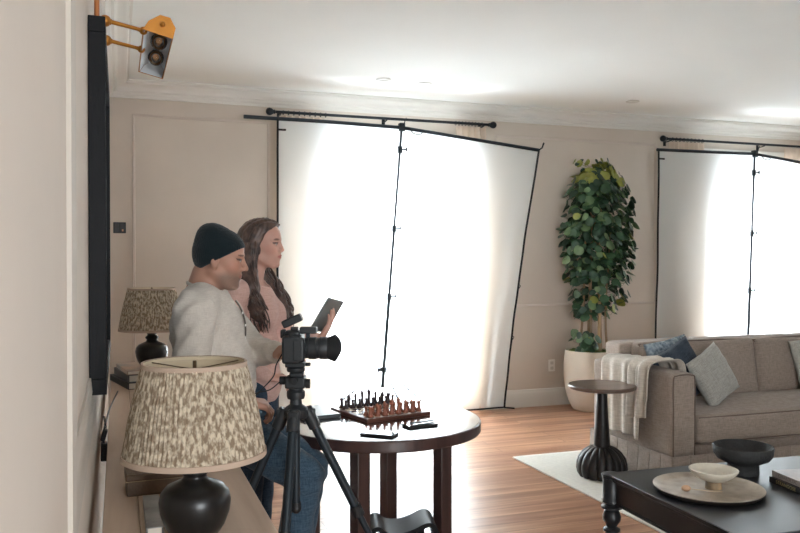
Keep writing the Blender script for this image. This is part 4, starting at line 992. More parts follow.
# two books on the coffee table
def ct_book(loc, rz, size, cov, spine, letters, label, txtcol):
    t = empty('book', loc, label, 'book', rz, 'books on the coffee table'); a, b_, h = size
    MB().b2(-a/2, a/2, -b_/2, b_/2, 0, 0.0025).b2(-a/2, a/2, -b_/2, b_/2, h-0.0025, h).build('cover', cov, t, bevel=0.0008)
    MB().b2(-a/2-0.002, -a/2+0.002, -b_/2, b_/2, 0, h).build('spine', spine, t, bevel=0.0008)
    MB().b2(-a/2+0.003, a/2-0.005, -b_/2+0.004, b_/2-0.004, 0.0027, h-0.0027).build('pages', mat('pages', (210, 204, 194), 0.9), t, smooth=0)
    cu = bpy.data.curves.new('spine_text', 'FONT'); cu.body = letters; cu.size = h*0.85; cu.extrude = 0.0002; cu.align_x = 'CENTER'; cu.align_y = 'CENTER'
    o = bpy.data.objects.new('spine_text', cu); COL.objects.link(o); o.parent = t; o.location = (-a/2-0.0024, 0.035, h/2); o.rotation_euler = (PI/2, 0, -PI/2); cu.materials.append(mat('spine_letters', txtcol, 0.5)); cu.space_character = 1.1
    dg = bpy.context.evaluated_depsgraph_get(); me = bpy.data.meshes.new_from_object(o.evaluated_get(dg)); q = bpy.data.objects.new('spine_text', me); COL.objects.link(q); q.parent = t; q.location = o.location; q.rotation_euler = o.rotation_euler; bpy.data.objects.remove(o)
B1 = ct_book((2.935, 2.735, CZT), -0.15, (0.26, 0.30, 0.026), MC('book_black', (30, 29, 29)), MC('book_black_spine', (28, 27, 27)), 'STRANGOSE', 'lower black book with tan spine lettering at the right of the coffee table', (168, 150, 110))
B2 = ct_book((2.945, 2.74, CZT+0.026), -0.15, (0.25, 0.29, 0.026), mat('book_rose_cover', (196, 176, 168), 0.4, c2=(92, 96, 98), vscale=6), MC('book_grey_spine', (176, 168, 162)), 'CHARDLOC', 'upper grey-spined book on the stack at the right of the coffee table', (110, 100, 98))

# ================================================================== POTTED TREE
PX, PY = 4.36, 6.75
t = empty('potted_tree', (PX, PY, 0), 'tall leafy potted tree in a cream stone pot between the windows', 'potted tree')
MB().lathe([(0.15, 0), (0.175, 0.008), (0.215, 0.08), (0.250, 0.20), (0.266, 0.33), (0.266, 0.44), (0.258, 0.53), (0.250, 0.575), (0.246, 0.585), (0.232, 0.582), (0.232, 0.54), (0.001, 0.54)], n=64).build('pot', mat('pot_cream_stone', (206, 194, 178), 0.6, var=0.03, vscale=8), t, smooth=50)
rnd = random.Random(11)
# moss: many small tufts
m = MB()
for k in range(150):
    a = rnd.uniform(0, 2*PI); r = 0.215*math.sqrt(rnd.random()); m.ball((r*math.cos(a), r*math.sin(a), 0.56+rnd.uniform(-0.01, 0.012)), rnd.uniform(0.018, 0.034), 7, 5, (1, 1, 0.7))
m.build('moss', mat('moss_green', (72, 84, 40), 0.95, c2=(106, 116, 58), vscale=30, bump=0.8, bscale=90), t)
M_trunk = mat('trunk_pale', (150, 128, 102), 0.8, var=0.15, vscale=20, stretch=(1, 1, 0.2)); M_trunk2 = mat('cane_pole', (176, 152, 116), 0.7, var=0.1, vscale=10)
stems = []
for k, (x0, y0, x1, y1, zt, r) in enumerate(((-0.12, 0.02, -0.03, 0.02, 1.9, 0.013), (-0.055, -0.06, -0.02, -0.05, 2.1, 0.014), (0.0, 0.05, 0.03, 0.05, 2.1, 0.012), (0.065, -0.07, 0.02, -0.04, 1.9, 0.015), (0.10, 0.0, 0.10, 0.04, 1.8, 0.013), (0.14, -0.05, 0.16, -0.04, 1.7, 0.012), (0.02, -0.10, 0.05, -0.08, 2.0, 0.016))):
    pts = [(x0+(x1-x0)*q+0.012*math.sin(6*q+k*1.7), y0+(y1-y0)*q+0.01*math.cos(5*q+k), 0.54+(zt-0.54)*q) for q in [i/14 for i in range(15)]]
    straight = k in (6,)
    if straight: pts = [(x0+(x1-x0)*q, y0+(y1-y0)*q, 0.54+(zt-0.54)*q) for q in (0, 1)]
    MB().tube(pts, [r*(1-0.35*i/len(pts)) for i in range(len(pts))], 8).build('trunk' if not straight else 'support_cane', M_trunk if not straight else M_trunk2, t)
    stems.append(pts)
def leaf_verts(c, nrm, updir, s):
    """round cupped leaf, slightly heart-shaped, as a fan with a folded midrib"""
    n = nrm.normalized(); u = (updir-n*updir.dot(n)).normalized(); v = n.cross(u)
    out = []; K = 11
    for i in range(K):
        a = 2*PI*i/K; r = s*(1-0.22*max(0, math.cos(a))**6 + 0.10*math.cos(a+PI)); r *= 1+0.05*math.sin(3*a)
        p = c+u*(r*math.cos(a))+v*(r*0.95*math.sin(a))+n*(-0.22*s*(r/s)**2*abs(math.sin(a))+0.0)
        out.append(p)
    return out, c+n*0.04*s
def leaves(count, mats, zones, seed, fn):
    rnd = random.Random(seed)
    per = [MB() for _ in mats]
    for k in range(count):
        c = fn(rnd)
        if c is None: continue
        out = Vector((c.x, c.y, 0)); out = out.normalized() if out.length > 0.02 else Vector((0, -1, 0))
        nrm = (out*0.9+Vector((0, 0, 0.55))+Vector((rnd.uniform(-.7, .7), rnd.uniform(-.7, .5), rnd.uniform(-.4, .6)))).normalized()
        up = Vector((rnd.uniform(-.6, .6), rnd.uniform(-.6, .6), 1)); s = rnd.uniform(0.033, 0.055)
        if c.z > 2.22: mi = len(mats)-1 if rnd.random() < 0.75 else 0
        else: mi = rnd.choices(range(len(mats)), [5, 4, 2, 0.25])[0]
        if c.z > 2.3: s *= 0.75
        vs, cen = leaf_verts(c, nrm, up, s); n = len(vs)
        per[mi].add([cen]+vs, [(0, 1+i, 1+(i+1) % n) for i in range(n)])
        # petiole towards the tree axis
        per[mi].tube([vs[0]*0.5+cen*0.5, cen-up.normalized()*s*0.9-out*0.02, cen-out*min(0.10, math.hypot(c.x, c.y)*0.8)-Vector((0, 0, 0.05))], 0.0016, 3, close=False)
    return per
ENV = [(0.88, -0.14, 0.20, 0.15), (0.98, -0.21, 0.30, 0.20), (1.12, -0.25, 0.41, 0.25), (1.32, -0.29, 0.42, 0.29), (1.56, -0.31, 0.46, 0.30), (1.80, -0.31, 0.48, 0.30), (2.04, -0.27, 0.45, 0.30), (2.19, -0.24, 0.38, 0.28), (2.28, -0.18, 0.30, 0.22), (2.35, -0.02, 0.24, 0.14), (2.42, 0.12, 0.20, 0.06)]
def env(z):
    for a, b_ in zip(ENV, ENV[1:]):
        if a[0] <= z <= b_[0]:
            q = (z-a[0])/(b_[0]-a[0]); return [a[i]+(b_[i]-a[i])*q for i in (1, 2, 3)]
    return None
def pick(rnd):
    z = rnd.uniform(0.90, 2.41)
    e = env(z)
    if z < 1.25 and rnd.random() < 0.60: return None
    xm, hw, dp = (e[0]+e[1])/2, (e[1]-e[0])/2, min(e[2], 0.29)
    a = rnd.uniform(0, 2*PI); r = rnd.random()**0.4
    return Vector((xm+hw*r*math.cos(a), dp*r*math.sin(a)*0.95, z+rnd.uniform(-.02, .02)))
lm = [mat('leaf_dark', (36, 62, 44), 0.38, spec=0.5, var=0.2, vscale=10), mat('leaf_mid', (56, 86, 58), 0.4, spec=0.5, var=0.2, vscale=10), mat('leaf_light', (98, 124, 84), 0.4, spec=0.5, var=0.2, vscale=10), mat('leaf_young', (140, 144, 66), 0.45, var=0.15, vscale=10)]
per = leaves(1250, lm, None, 5, pick)
fo = MB(); 
def merge_foliage(per):
    m = MB(); mi = []
    for k, q in enumerate(per): m.add(q.v, q.f); mi += [k]*len(q.f)
    return m, mi
def pick_top(rnd):
    c = rnd.choice([(-0.13, 2.40), (-0.08, 2.36), (0.14, 2.42), (0.20, 2.38), (0.10, 2.36)])
    return Vector((c[0]+rnd.uniform(-.05, .05), rnd.uniform(-.05, .05), c[1]+rnd.uniform(-.04, .03)))
def pick_low(rnd):
    return Vector((rnd.uniform(-.20, -.02), rnd.uniform(-.18, .05), rnd.uniform(0.60, 0.76)))
for fn, cnt in ((pick_top, 26), (pick_low, 26)):
    for k, q in enumerate(leaves(cnt, lm, None, 9, fn)): per[k].add(q.v, q.f)
m, mi = merge_foliage(per)
fo = m.build('foliage', lm[0], t, smooth=180, fix=False)
for q in lm[1:]: fo.data.materials.append(q)
fo.data.polygons.foreach_set('material_index', mi); fo.data.update()
# ================================================================== PEOPLE
M_skin = attr_mat('skin', 0.5, 0.35, 0.08)
def nrm(v): v = np.array(v, float); return v/np.linalg.norm(v)
def rot_about(v, ax, a):
    ax = nrm(ax); v = np.array(v, float); return v*math.cos(a)+np.cross(ax, v)*math.sin(a)+ax*(ax@v)*(1-math.cos(a))
def hand(S, w, d, n, side, curl=(0.5, 0.6, 0.5), spread=0.10, scale=1.0, thumb_in=0.4):
    """w wrist, d forward along the palm, n out of the back of the hand, side=+1 thumb towards n x d"""
    w = np.array(w, float); d = nrm(d); n = nrm(np.array(n)-d*(np.array(n)@d)); l = np.cross(n, d)*side; q = scale
    kn = []
    for o0, o1, ln in ((0.014, 0.030, 0.082), (0.005, 0.011, 0.086), (-0.005, -0.009, 0.082), (-0.013, -0.027, 0.074)):
        a = w+l*o0*q; b = w+d*ln*q+l*o1*q; S.rc(a+d*0.01, b, 0.0135*q, 0.0115*q, 0.012); kn.append(b)
    for i, (b, L, r) in enumerate(zip(kn, (0.92, 1.0, 0.94, 0.76), (0.0092, 0.0095, 0.009, 0.008))):
        dd = rot_about(d, n, (spread*(1.5-i))*side*1.0); p = b
        ax = l*side if False else np.cross(n, dd)
        for j, sl in enumerate((0.044, 0.027, 0.020)):
            dd = rot_about(dd, ax, curl[j]*(1+0.08*i)); p2 = p+dd*sl*L*q
            S.rc(p, p2, r*q*(1-0.07*j), r*q*(0.93-0.07*j), 0.003); p = p2
    a = w+d*0.018*q+l*0.018*q-n*0.006; t1 = a+(d*0.55+l*0.75)/np.linalg.norm(d*0.55+l*0.75)*0.042*q-n*0.006
    t2 = t1+nrm(d*0.9+l*(0.35-thumb_in)-n*0.25)*0.030*q; t3 = t2+nrm(d*0.9-l*thumb_in-n*0.35)*0.024*q
    S.rc(a, t1, 0.016*q, 0.012*q, 0.012).rc(t1, t2, 0.0108*q, 0.0098*q, 0.004).rc(t2, t3, 0.0098*q, 0.0085*q, 0.003)
class Head:
    """head frame: origin at the head centre, x forward, y left, z up, pitched by `pitch` (down positive) and turned by yaw"""
    def __init__(s, c, pitch=0.0, yaw=0.0, k=1.0):
        s.c = np.array(c, float); cp, sp, cy, sy = math.cos(pitch), math.sin(pitch), math.cos(yaw), math.sin(yaw)
        Ry_ = np.array([[cp, 0, sp], [0, 1, 0], [-sp, 0, cp]]); Rz = np.array([[cy, -sy, 0], [sy, cy, 0], [0, 0, 1]])
        s.R = Rz @ Ry_; s.k = k
    def p(s, x, y, z): return s.c+s.R @ (np.array([x, y, z])*s.k)
    def inv(s, X, Y, Z):
        P = np.stack([X-s.c[0], Y-s.c[1], Z-s.c[2]]); return (s.R.T @ P)/s.k
    def build(s, S, male=True):
        P, R, k = s.p, s.R, s.k
        E = lambda c, r, kk=0.015, op='add': S.el(P(*c), np.array(r)*k, kk, op, R)
        C = lambda a, b, r1, r2, kk=0.01, op='add': S.rc(P(*a), P(*b), r1*k, r2*k, kk, op)
        E((-0.010, 0, 0.035), (0.088 if male else 0.094, 0.071, 0.080))
        E((0.030, 0, -0.030), (0.058, 0.055, 0.078), 0.03)
        E((0.045, 0, 0.045), (0.044, 0.058, 0.050), 0.02)               # forehead
        for y in (-1, 1):
            C((-0.012, 0.054*y, -0.050), (0.052, 0.020*y, -0.098), 0.020 if male else 0.015, 0.018 if male else 0.014, 0.025)   # jaw line
            E((0.054, 0.036*y, -0.020), (0.024, 0.020, 0.024), 0.022)    # cheek
            C((0.083, 0.012*y, 0.024), (0.070, 0.046*y, 0.022), 0.009, 0.008, 0.012)  # brow ridge
        C((0.064, 0, -0.098), (0.074, 0, -0.100), 0.018, 0.015 if male else 0.013, 0.02)            # chin
        E((0.052, 0, -0.060), (0.038, 0.036, 0.032), 0.02)               # mouth mound
        for y in (-1, 1): E((0.090, 0.031*y, 0.004), (0.014, 0.016, 0.011), 0.010, 'sub')
        C((0.086, 0, 0.012), (0.108 if male else 0.104, 0, -0.026), 0.0085, 0.0105 if male else 0.009, 0.010)          # nose
        for y in (-1, 1): E((0.094, 0.011*y, -0.032), (0.010, 0.0075, 0.007), 0.006)
        for y in (-1, 1): E((0.075, 0.031*y, 0.003), (0.0125, 0.0145, 0.0105), 0.003)               # eyeballs and lids
        for y in (-1, 1): C((0.088, 0.022*y, 0.010), (0.080, 0.044*y, 0.007), 0.0032, 0.003, 0.004)
        E((0.089, 0, -0.054), (0.0085, 0.021, 0.0048), 0.005); E((0.087, 0, -0.065), (0.0085, 0.018, 0.0055), 0.005)
        C((0.094, -0.018, -0.0592), (0.094, 0.018, -0.0592), 0.0022, 0.0022, 0.003, 'sub')
        for y in (-1, 1) if male else ():                                # ears (hers are under the hair)
            E((-0.010, 0.075*y, -0.008), (0.018, 0.0085, 0.031), 0.006)
            E((-0.004, 0.083*y, -0.004), (0.009, 0.006, 0.018), 0.005, 'sub')
            E((-0.006, 0.077*y, -0.032), (0.009, 0.007, 0.009), 0.006)
    def color(s, base, male):
        def f(X, Y, Z):
            h = s.inv(X, Y, Z); x, y, z = h; n = len(X)
            c = np.tile(np.array(base), (n, 1)).astype(float)
            nz = 0.5+0.5*np.sin(X*90)*np.sin(Y*97+1)*np.sin(Z*83+2)
            c *= (0.95+0.1*nz)[:, None]
            head = (np.abs(x) < 0.13) & (np.abs(z) < 0.15) & (np.abs(y) < 0.12)
            def blend(m, col, w=1.0):
                m = (m*head)[:, None]*w; return c*(1-m)+np.array([lin(q) for q in col])*m
            g = lambda d, r: np.clip(1-(d/r)**2, 0, 1)
            # lips
            lip = g(np.sqrt(((x-0.092)/1.3)**2+(y/1.75)**2+((z+0.0595)*1.6)**2), 0.0155)
            c = blend(np.clip(lip*2, 0, 1), (150, 88, 80) if male else (172, 88, 86), 0.75)
            red = g(np.sqrt((x-0.06)**2+(np.abs(y)-0.042)**2+(z+0.025)**2), 0.035); c = blend(red, (196, 128, 110), 0.35)
            if male:
                b = np.clip((x+0.015)*22, 0, 1)*np.clip((-z-0.035)*30, 0, 1)*(z > -0.125)*(1-np.clip(lip*3, 0, 1))
                sb = 0.5+0.5*np.sin(X*700)*np.sin(Y*640)*np.sin(Z*610); c = blend(b, (112, 98, 88), 0.62*1.0)
                c *= (1-0.12*b*sb*head)[:, None]
            # brows
            br = g(np.sqrt(((np.abs(y)-0.032)/2.1)**2+((z-0.0245-0.10*(0.03-np.abs(y)-0.0)*0)/0.42)**2+((x-0.082)/2)**2), 0.0115)
            c = blend(np.clip(br*3, 0, 1), (70, 54, 46), 0.8)
            # eyes: white, iris, lash line
            ey = np.sqrt((np.abs(y)-0.031)**2+((z-0.0015)*1.9)**2); fr = x > 0.078
            c = blend(np.clip((0.0115-ey)/0.002, 0, 1)*fr, (214, 206, 198))
            ir = np.sqrt((np.abs(y)-0.0315)**2+(z-0.002)**2); c = blend(np.clip((0.0056-ir)/0.001, 0, 1)*fr, (52, 42, 36))
            la = np.abs(z-0.0075)/0.0030; c = blend(np.clip(1.7-la, 0, 1)*(np.abs(np.abs(y)-0.034) < 0.0150)*(x > 0.070), (44, 34, 32))
            return c
        return f
def wrinkles(amp, fs=((38, 22, 30, 0), (61, 47, 18, 2), (25, 60, 44, 4))):
    def f(X, Y, Z):
        r = 0
        for a, b, c, p in fs: r = r+np.sin(a*X+14*Z+p)*np.sin(b*Y+1.3*p+9*X)*np.sin(c*Z+0.7*p+8*Y)
        return amp*r
    return f
def col_const(c, var=0.04):
    cc = np.array([lin(q) for q in c])
    def f(X, Y, Z): return cc[None]*(1-var+2*var*(0.5+0.5*np.sin(X*31+Z*12)*np.sin(Y*27)*np.sin(Z*23)))[:, None]
    return f
SK_M = [lin(q) for q in (176, 132, 112)]; SK_W = [lin(q) for q in (200, 156, 140)]

# ---------------------------------------------------------------- seated man
MX, MY, MRZ = 0.370, 3.185, -0.245
RES = 0.0048
H_m = Head((0.006, 0, 1.478), 0.14, 0.0, 0.97)
sh_r, el_r, wr_r = (-0.060, -0.185, 1.285), (-0.070, -0.250, 1.010), (0.118, -0.150, 0.945)
sh_l, el_l, wr_l = (-0.050, 0.180, 1.290), (0.135, 0.150, 1.095), (0.225, -0.080, 1.118)
hip = (0.015, 0.095, 0.865)
knee_r, ank_r = (0.335, -0.075, 0.640), (0.250, -0.075, 0.115)
knee_l, ank_l = (0.350, 0.130, 0.620), (0.280, 0.140, 0.115)
S = SDF((-0.30, -0.34, 0.0), (0.56, 0.32, 1.64), RES)
S.el((0.0, 0, 0.885), (0.118, 0.160, 0.115)).el((0.015, 0, 1.03), (0.105, 0.145, 0.15), 0.05).el((-0.045, 0, 1.20), (0.120, 0.165, 0.155), 0.05)
S.rc((-0.055, -0.10, 1.325), sh_r, 0.050, 0.058, 0.05).rc((-0.055, 0.10, 1.325), sh_l, 0.050, 0.058, 0.05)
S.rc((-0.070, 0, 1.30), (-0.030, 0, 1.43), 0.062, 0.054, 0.04)
S.rc((-0.085, 0, 1.33), (-0.055, 0, 1.42), 0.045, 0.044, 0.03)
for a, b, c, s_ in ((sh_r, el_r, wr_r, 1), (sh_l, el_l, wr_l, 1)):
    S.rc(a, b, 0.053, 0.042, 0.03).rc(b, c, 0.042, 0.027, 0.02)
for y, kn, an in ((-1, knee_r, ank_r), (1, knee_l, ank_l)):
    S.rc((hip[0], hip[1]*y, hip[2]), kn, 0.088, 0.060, 0.03).rc(kn, an, 0.056, 0.038, 0.02)
    S.rc(an, (an[0]+0.15, an[1], 0.055), 0.04, 0.03, 0.02)
H_m.build(S, True)
hand(S, wr_r, (0.86, 0.42, -0.26), (0.25, -0.20, 0.95), 1, (0.55, 0.75, 0.55), 0.05, 1.0, 0.3)
hand(S, wr_l, (0.50, -0.84, 0.15), (-0.55, -0.25, 0.75), 1, (0.5, 0.7, 0.5), 0.06, 1.0, 0.3)
V, Fq = S.mesh()
man = np_mesh('person', V, Fq, M_skin, None, H_m.color(SK_M, True), (MX, MY, 0), MRZ)
tag(man, 'seated man in dark beanie, cream henley and jeans, hand on the camera', 'person')
# shirt
M_shirt = weave_mat('henley_cream', (190, 181, 171), (208, 200, 190), 420, bump=0.25)
S = SDF((-0.30, -0.36, 0.78), (0.34, 0.34, 1.44), RES)
S.el((0.0, 0, 0.92), (0.128, 0.168, 0.10)).el((0.020, 0, 1.03), (0.118, 0.156, 0.15), 0.05).el((-0.045, 0, 1.20), (0.134, 0.176, 0.162), 0.05)
S.rc((-0.055, -0.09, 1.330), sh_r, 0.057, 0.069, 0.05).rc((-0.055, 0.09, 1.330), sh_l, 0.057, 0.069, 0.05)
wr = np.array(wr_r); er = np.array(el_r); wl = np.array(wr_l); e_l = np.array(el_l)
S.rc(sh_r, el_r, 0.068, 0.055, 0.03).rc(el_r, tuple(wr-(wr-er)*0.02), 0.054, 0.037, 0.02)
S.rc(sh_l, el_l, 0.066, 0.053, 0.03).rc(el_l, tuple(wl-(wl-e_l)*0.06), 0.052, 0.037, 0.02)
S.displace(lambda X, Y, Z: -0.006+0*X).displace(wrinkles(0.0052, ((26, 15, 24, 0), (44, 33, 20, 2), (20, 42, 34, 4)))).displace(lambda X, Y, Z: 0.0035*np.sin(70*Z+20*X+9*np.sin(8*Y))*np.clip((1.14-Z)*6, 0, 1)*np.clip((Z-0.86)*8, 0, 1))
# crumpled sleeves
S.displace(wrinkles(0.0016, ((70, 52, 60, 1), (95, 60, 84, 2), (50, 88, 96, 3))))
S.displace(lambda X, Y, Z: 0.0028*np.sin(60*(Z-X)+6*np.sin(20*Y))*((Y < -0.17) | (Y > 0.19)))
X_, Y_, Z_ = np.meshgrid(*[S.lo[i]+S.res*np.arange(S.n[i]) for i in range(3)], indexing='ij')
neck_cut = (0.066-np.sqrt(((X_+0.048)*0.9)**2+(Y_*0.95)**2)).astype(np.float32)
neck_cut = np.minimum(neck_cut, Z_-(1.355-0.38*(X_+0.048)))
S.d = np.maximum(S.d, neck_cut).astype(np.float32)
S.cut((0, 0, 0.868), (0.15, 0, -1))
V, Fq = S.mesh(); sh = np_mesh('shirt', V, Fq, M_shirt, man)
# henley neckband and open placket with buttons, laid onto the shirt front
M_band = weave_mat('henley_band', (182, 173, 163), (198, 189, 179), 420)
ring = [(-0.048+0.070*math.cos(a), 0.068*math.sin(a), 1.355-0.38*(0.070*math.cos(a))+0.004) for a in [2*PI*i/28 for i in range(29)]]
MB().tube(ring, 0.007, 8, close=False).build('neckband', M_band, sh)
def front_x(z, y=0.0):
    a = 1-((z-1.20)/0.162)**2-(y/0.176)**2; return -0.045+0.134*math.sqrt(max(0.02, a))
pl = [(front_x(z, -0.010)+0.016, -0.010+0.01*(z-1.2), z) for z in [1.315-0.012*i for i in range(14)]]
MB().tube(pl, 0.0035, 6).build('placket_shade', mat('painted_placket_shade', (92, 84, 78), 0.9), sh)  # dark tube stands for the shade inside the open placket
MB().tube([(p[0]-0.001, p[1]+0.02, p[2]) for p in pl], 0.005, 6).build('placket', M_band, sh)
for k in (4, 8, 12):
    p = pl[k]; MB().ball((p[0]+0.002, p[1]-0.012, p[2]), 0.0055, 10, 6, (0.5, 1, 1)).build('button', M_plate, sh)
# jeans with belt line, boots
M_jean = weave_mat('blue_denim', (44, 62, 78), (72, 92, 108), 330, bump=0.3)
S = SDF((-0.20, -0.30, 0.06), (0.50, 0.30, 1.0), RES)
S.el((0.0, 0, 0.880), (0.126, 0.168, 0.112))
for y, kn, an in ((-1, knee_r, ank_r), (1, knee_l, ank_l)):
    S.rc((hip[0], hip[1]*y, hip[2]), kn, 0.099, 0.074, 0.03).rc(kn, (an[0], an[1], 0.13), 0.070, 0.056, 0.02)
S.displace(wrinkles(0.003)).displace(lambda X, Y, Z: 0.0035*np.sin(95*Z+30*X)*np.exp(-((Z-0.62)/0.08)**2))
S.cut((0, 0, 0.945), (0, 0, 1)); S.cut((0, 0, 0.10), (0, 0, -1))
V, Fq = S.mesh(); jn = np_mesh('jeans', V, Fq, M_jean, man)
M_boot = mat('brown_leather_boot', (74, 56, 44), 0.5, var=0.15, vscale=20)
for an in (ank_r, ank_l):
    S = SDF((an[0]-0.09, an[1]-0.08, 0.0), (an[0]+0.25, an[1]+0.08, 0.2), RES)
    S.rc((an[0], an[1], 0.15), (an[0], an[1], 0.055), 0.050, 0.050).rc((an[0]-0.02, an[1], 0.045), (an[0]+0.17, an[1], 0.042), 0.045, 0.038, 0.04)
    S.cut((0, 0, 0.004), (0, 0, -1)); V, Fq = S.mesh(); np_mesh('boot', V, Fq, M_boot, man)
# beanie: ribbed knit cap slouching back
M_knit = mat('knit_dark_teal', (28, 38, 42), 0.95, spec=0.1, bump=0.3, bscale=500, sheen=0.2)
S = SDF((-0.20, -0.14, 1.36), (0.18, 0.14, 1.66), 0.004)
E = lambda c, r, kk=0.02: S.el(H_m.p(*c), np.array(r)*H_m.k, kk, 'add', H_m.R)
E((-0.008, 0, 0.036), (0.104, 0.085, 0.088)); E((-0.040, 0, 0.000), (0.064, 0.076, 0.070), 0.03)
E((-0.048, 0, 0.094), (0.050, 0.054, 0.042), 0.04)
n_ = H_m.R @ np.array([0.57, 0, -0.822]); c_ = H_m.p(0.085, 0, 0.030); S.cut(tuple(H_m.p(0.0, 0, -0.004)), tuple(n_))
def rib(X, Y, Z):
    h = H_m.inv(X.ravel(), Y.ravel(), Z.ravel()); a = np.arctan2(h[1], h[0]+0.02); r = np.sqrt(h[1]**2+(h[0]+0.02)**2)
    return (0.0013*np.cos(a*64)*np.clip(r*14, 0, 1)).reshape(X.shape)
S.displace(rib)
V, Fq = S.mesh(); np_mesh('beanie', V, Fq, M_knit, man)

# ---------------------------------------------------------------- standing woman
GX, GY, GRZ = 0.615, 3.865, -0.52
H_w = Head((0.045, 0, 1.545), 0.0, 0.0, 0.965)
sh_r, el_r, wr_r = (-0.020, -0.165, 1.325), (-0.050, -0.195, 1.065), (0.105, -0.110, 0.925)
sh_l, el_l, wr_l = (-0.015, 0.165, 1.325), (0.150, 0.090, 1.075), (0.357, -0.090, 1.100)
S = SDF((-0.22, -0.28, 0.0), (0.54, 0.28, 1.70), RES)
S.el((-0.005, 0, 0.90), (0.110, 0.158, 0.13)).el((0.005, 0, 1.07), (0.085, 0.115, 0.14), 0.05).el((0.0, 0, 1.24), (0.095, 0.138, 0.13), 0.05)
for y in (-1, 1): S.el((0.075, 0.062*y, 1.215), (0.052, 0.056, 0.056), 0.03)
S.rc((-0.02, -0.09, 1.350), sh_r, 0.038, 0.045, 0.04).rc((-0.02, 0.09, 1.350), sh_l, 0.038, 0.045, 0.04)
S.rc((-0.02, 0, 1.32), (0.020, 0, 1.47), 0.052, 0.044, 0.03)
for a, b, c in ((sh_r, el_r, wr_r), (sh_l, el_l, wr_l)): S.rc(a, b, 0.041, 0.034, 0.03).rc(b, c, 0.034, 0.022, 0.02)
for y in (-1, 1):
    S.rc((0, 0.085*y, 0.86), (0.01, 0.075*y, 0.48), 0.088, 0.054, 0.03).rc((0.01, 0.075*y, 0.48), (-0.01, 0.075*y, 0.09), 0.052, 0.034, 0.02).rc((-0.01, 0.075*y, 0.07), (0.13, 0.085*y, 0.035), 0.035, 0.026, 0.02)
H_w.build(S, False)
hand(S, wr_r, (0.86, 0.45, -0.1), (0.1, -0.3, 0.95), 1, (0.4, 0.6, 0.4), 0.06, 0.92, 0.2)
hand(S, wr_l, (0.49, 0.11, 0.87), (0.88, 0.02, -0.5), -1, (0.12, 0.22, 0.2), 0.07, 0.90, -0.1)
V, Fq = S.mesh()
wom = np_mesh('person', V, Fq, M_skin, None, H_w.color(SK_W, False), (GX, GY, 0), GRZ)
tag(wom, 'standing long-haired woman in a pink sweater holding up a tablet', 'person')
M_sweater = weave_mat('pink_knit', (198, 160, 148), (214, 178, 166), 300, bump=0.4)
S = SDF((-0.24, -0.30, 0.74), (0.40, 0.30, 1.46), RES)
S.el((0.0, 0, 0.88), (0.128, 0.172, 0.13)).el((0.005, 0, 1.05), (0.108, 0.138, 0.16), 0.06).el((0.0, 0, 1.24), (0.108, 0.150, 0.135), 0.05)
for y in (-1, 1): S.el((0.078, 0.062*y, 1.210), (0.060, 0.064, 0.064), 0.04)
S.rc((-0.02, -0.08, 1.352), sh_r, 0.046, 0.056, 0.04).rc((-0.02, 0.08, 1.352), sh_l, 0.046, 0.056, 0.04)
wr = np.array(wr_r); er = np.array(el_r); wl = np.array(wr_l); e_l = np.array(el_l)
S.rc(sh_r, el_r, 0.056, 0.052, 0.025).rc(el_r, tuple(wr-(wr-er)*0.05), 0.050, 0.034, 0.02)
S.rc(sh_l, el_l, 0.056, 0.050, 0.025).rc(el_l, tuple(wl-(wl-e_l)*0.12), 0.048, 0.034, 0.02)
S.displace(wrinkles(0.0035, ((22, 16, 14, 0), (40, 30, 12, 2), (18, 36, 26, 4))))
X_, Y_, Z_ = np.meshgrid(*[S.lo[i]+S.res*np.arange(S.n[i]) for i in range(3)], indexing='ij')
nc = (0.070-np.sqrt((X_-0.0)**2*0.8+(Y_)**2)).astype(np.float32); nc = np.minimum(nc, Z_-(1.372-0.5*X_)); S.d = np.maximum(S.d, nc).astype(np.float32)
S.cut((0, 0, 0.795), (0, 0, -1))
V, Fq = S.mesh(); sw = np_mesh('sweater', V, Fq, M_sweater, wom)
ring = [(0.0+0.078*math.cos(a), 0.070*math.sin(a), 1.372-0.5*(0.078*math.cos(a))+0.002) for a in [2*PI*i/28 for i in range(29)]]
MB().tube(ring, 0.006, 8, close=False).build('neckband', M_sweater, sw)
M_trou = weave_mat('dark_trousers', (40, 54, 68), (58, 74, 90), 300)
S = SDF((-0.2, -0.26, 0.05), (0.24, 0.26, 0.98), RES)
S.el((-0.005, 0, 0.89), (0.117, 0.165, 0.12))
for y in (-1, 1): S.rc((0, 0.085*y, 0.86), (0.01, 0.078*y, 0.48), 0.096, 0.066, 0.03).rc((0.01, 0.078*y, 0.48), (-0.01, 0.078*y, 0.12), 0.066, 0.058, 0.02)
S.displace(wrinkles(0.002)); S.cut((0, 0, 0.95), (0, 0, 1)); S.cut((0, 0, 0.085), (0, 0, -1))
V, Fq = S.mesh(); np_mesh('trousers', V, Fq, M_trou, wom)
for y in (-1, 1):
    S = SDF((-0.10, 0.08*y-0.07, 0), (0.22, 0.08*y+0.07, 0.14), RES)
    S.rc((-0.025, 0.078*y, 0.055), (0.0, 0.078*y, 0.06), 0.042, 0.04).rc((-0.01, 0.078*y, 0.045), (0.14, 0.086*y, 0.035), 0.042, 0.033, 0.03); S.cut((0, 0, 0.004), (0, 0, -1))
    V, Fq = S.mesh(); np_mesh('shoe', V, Fq, mat('tan_shoe', (150, 118, 92), 0.5), wom)
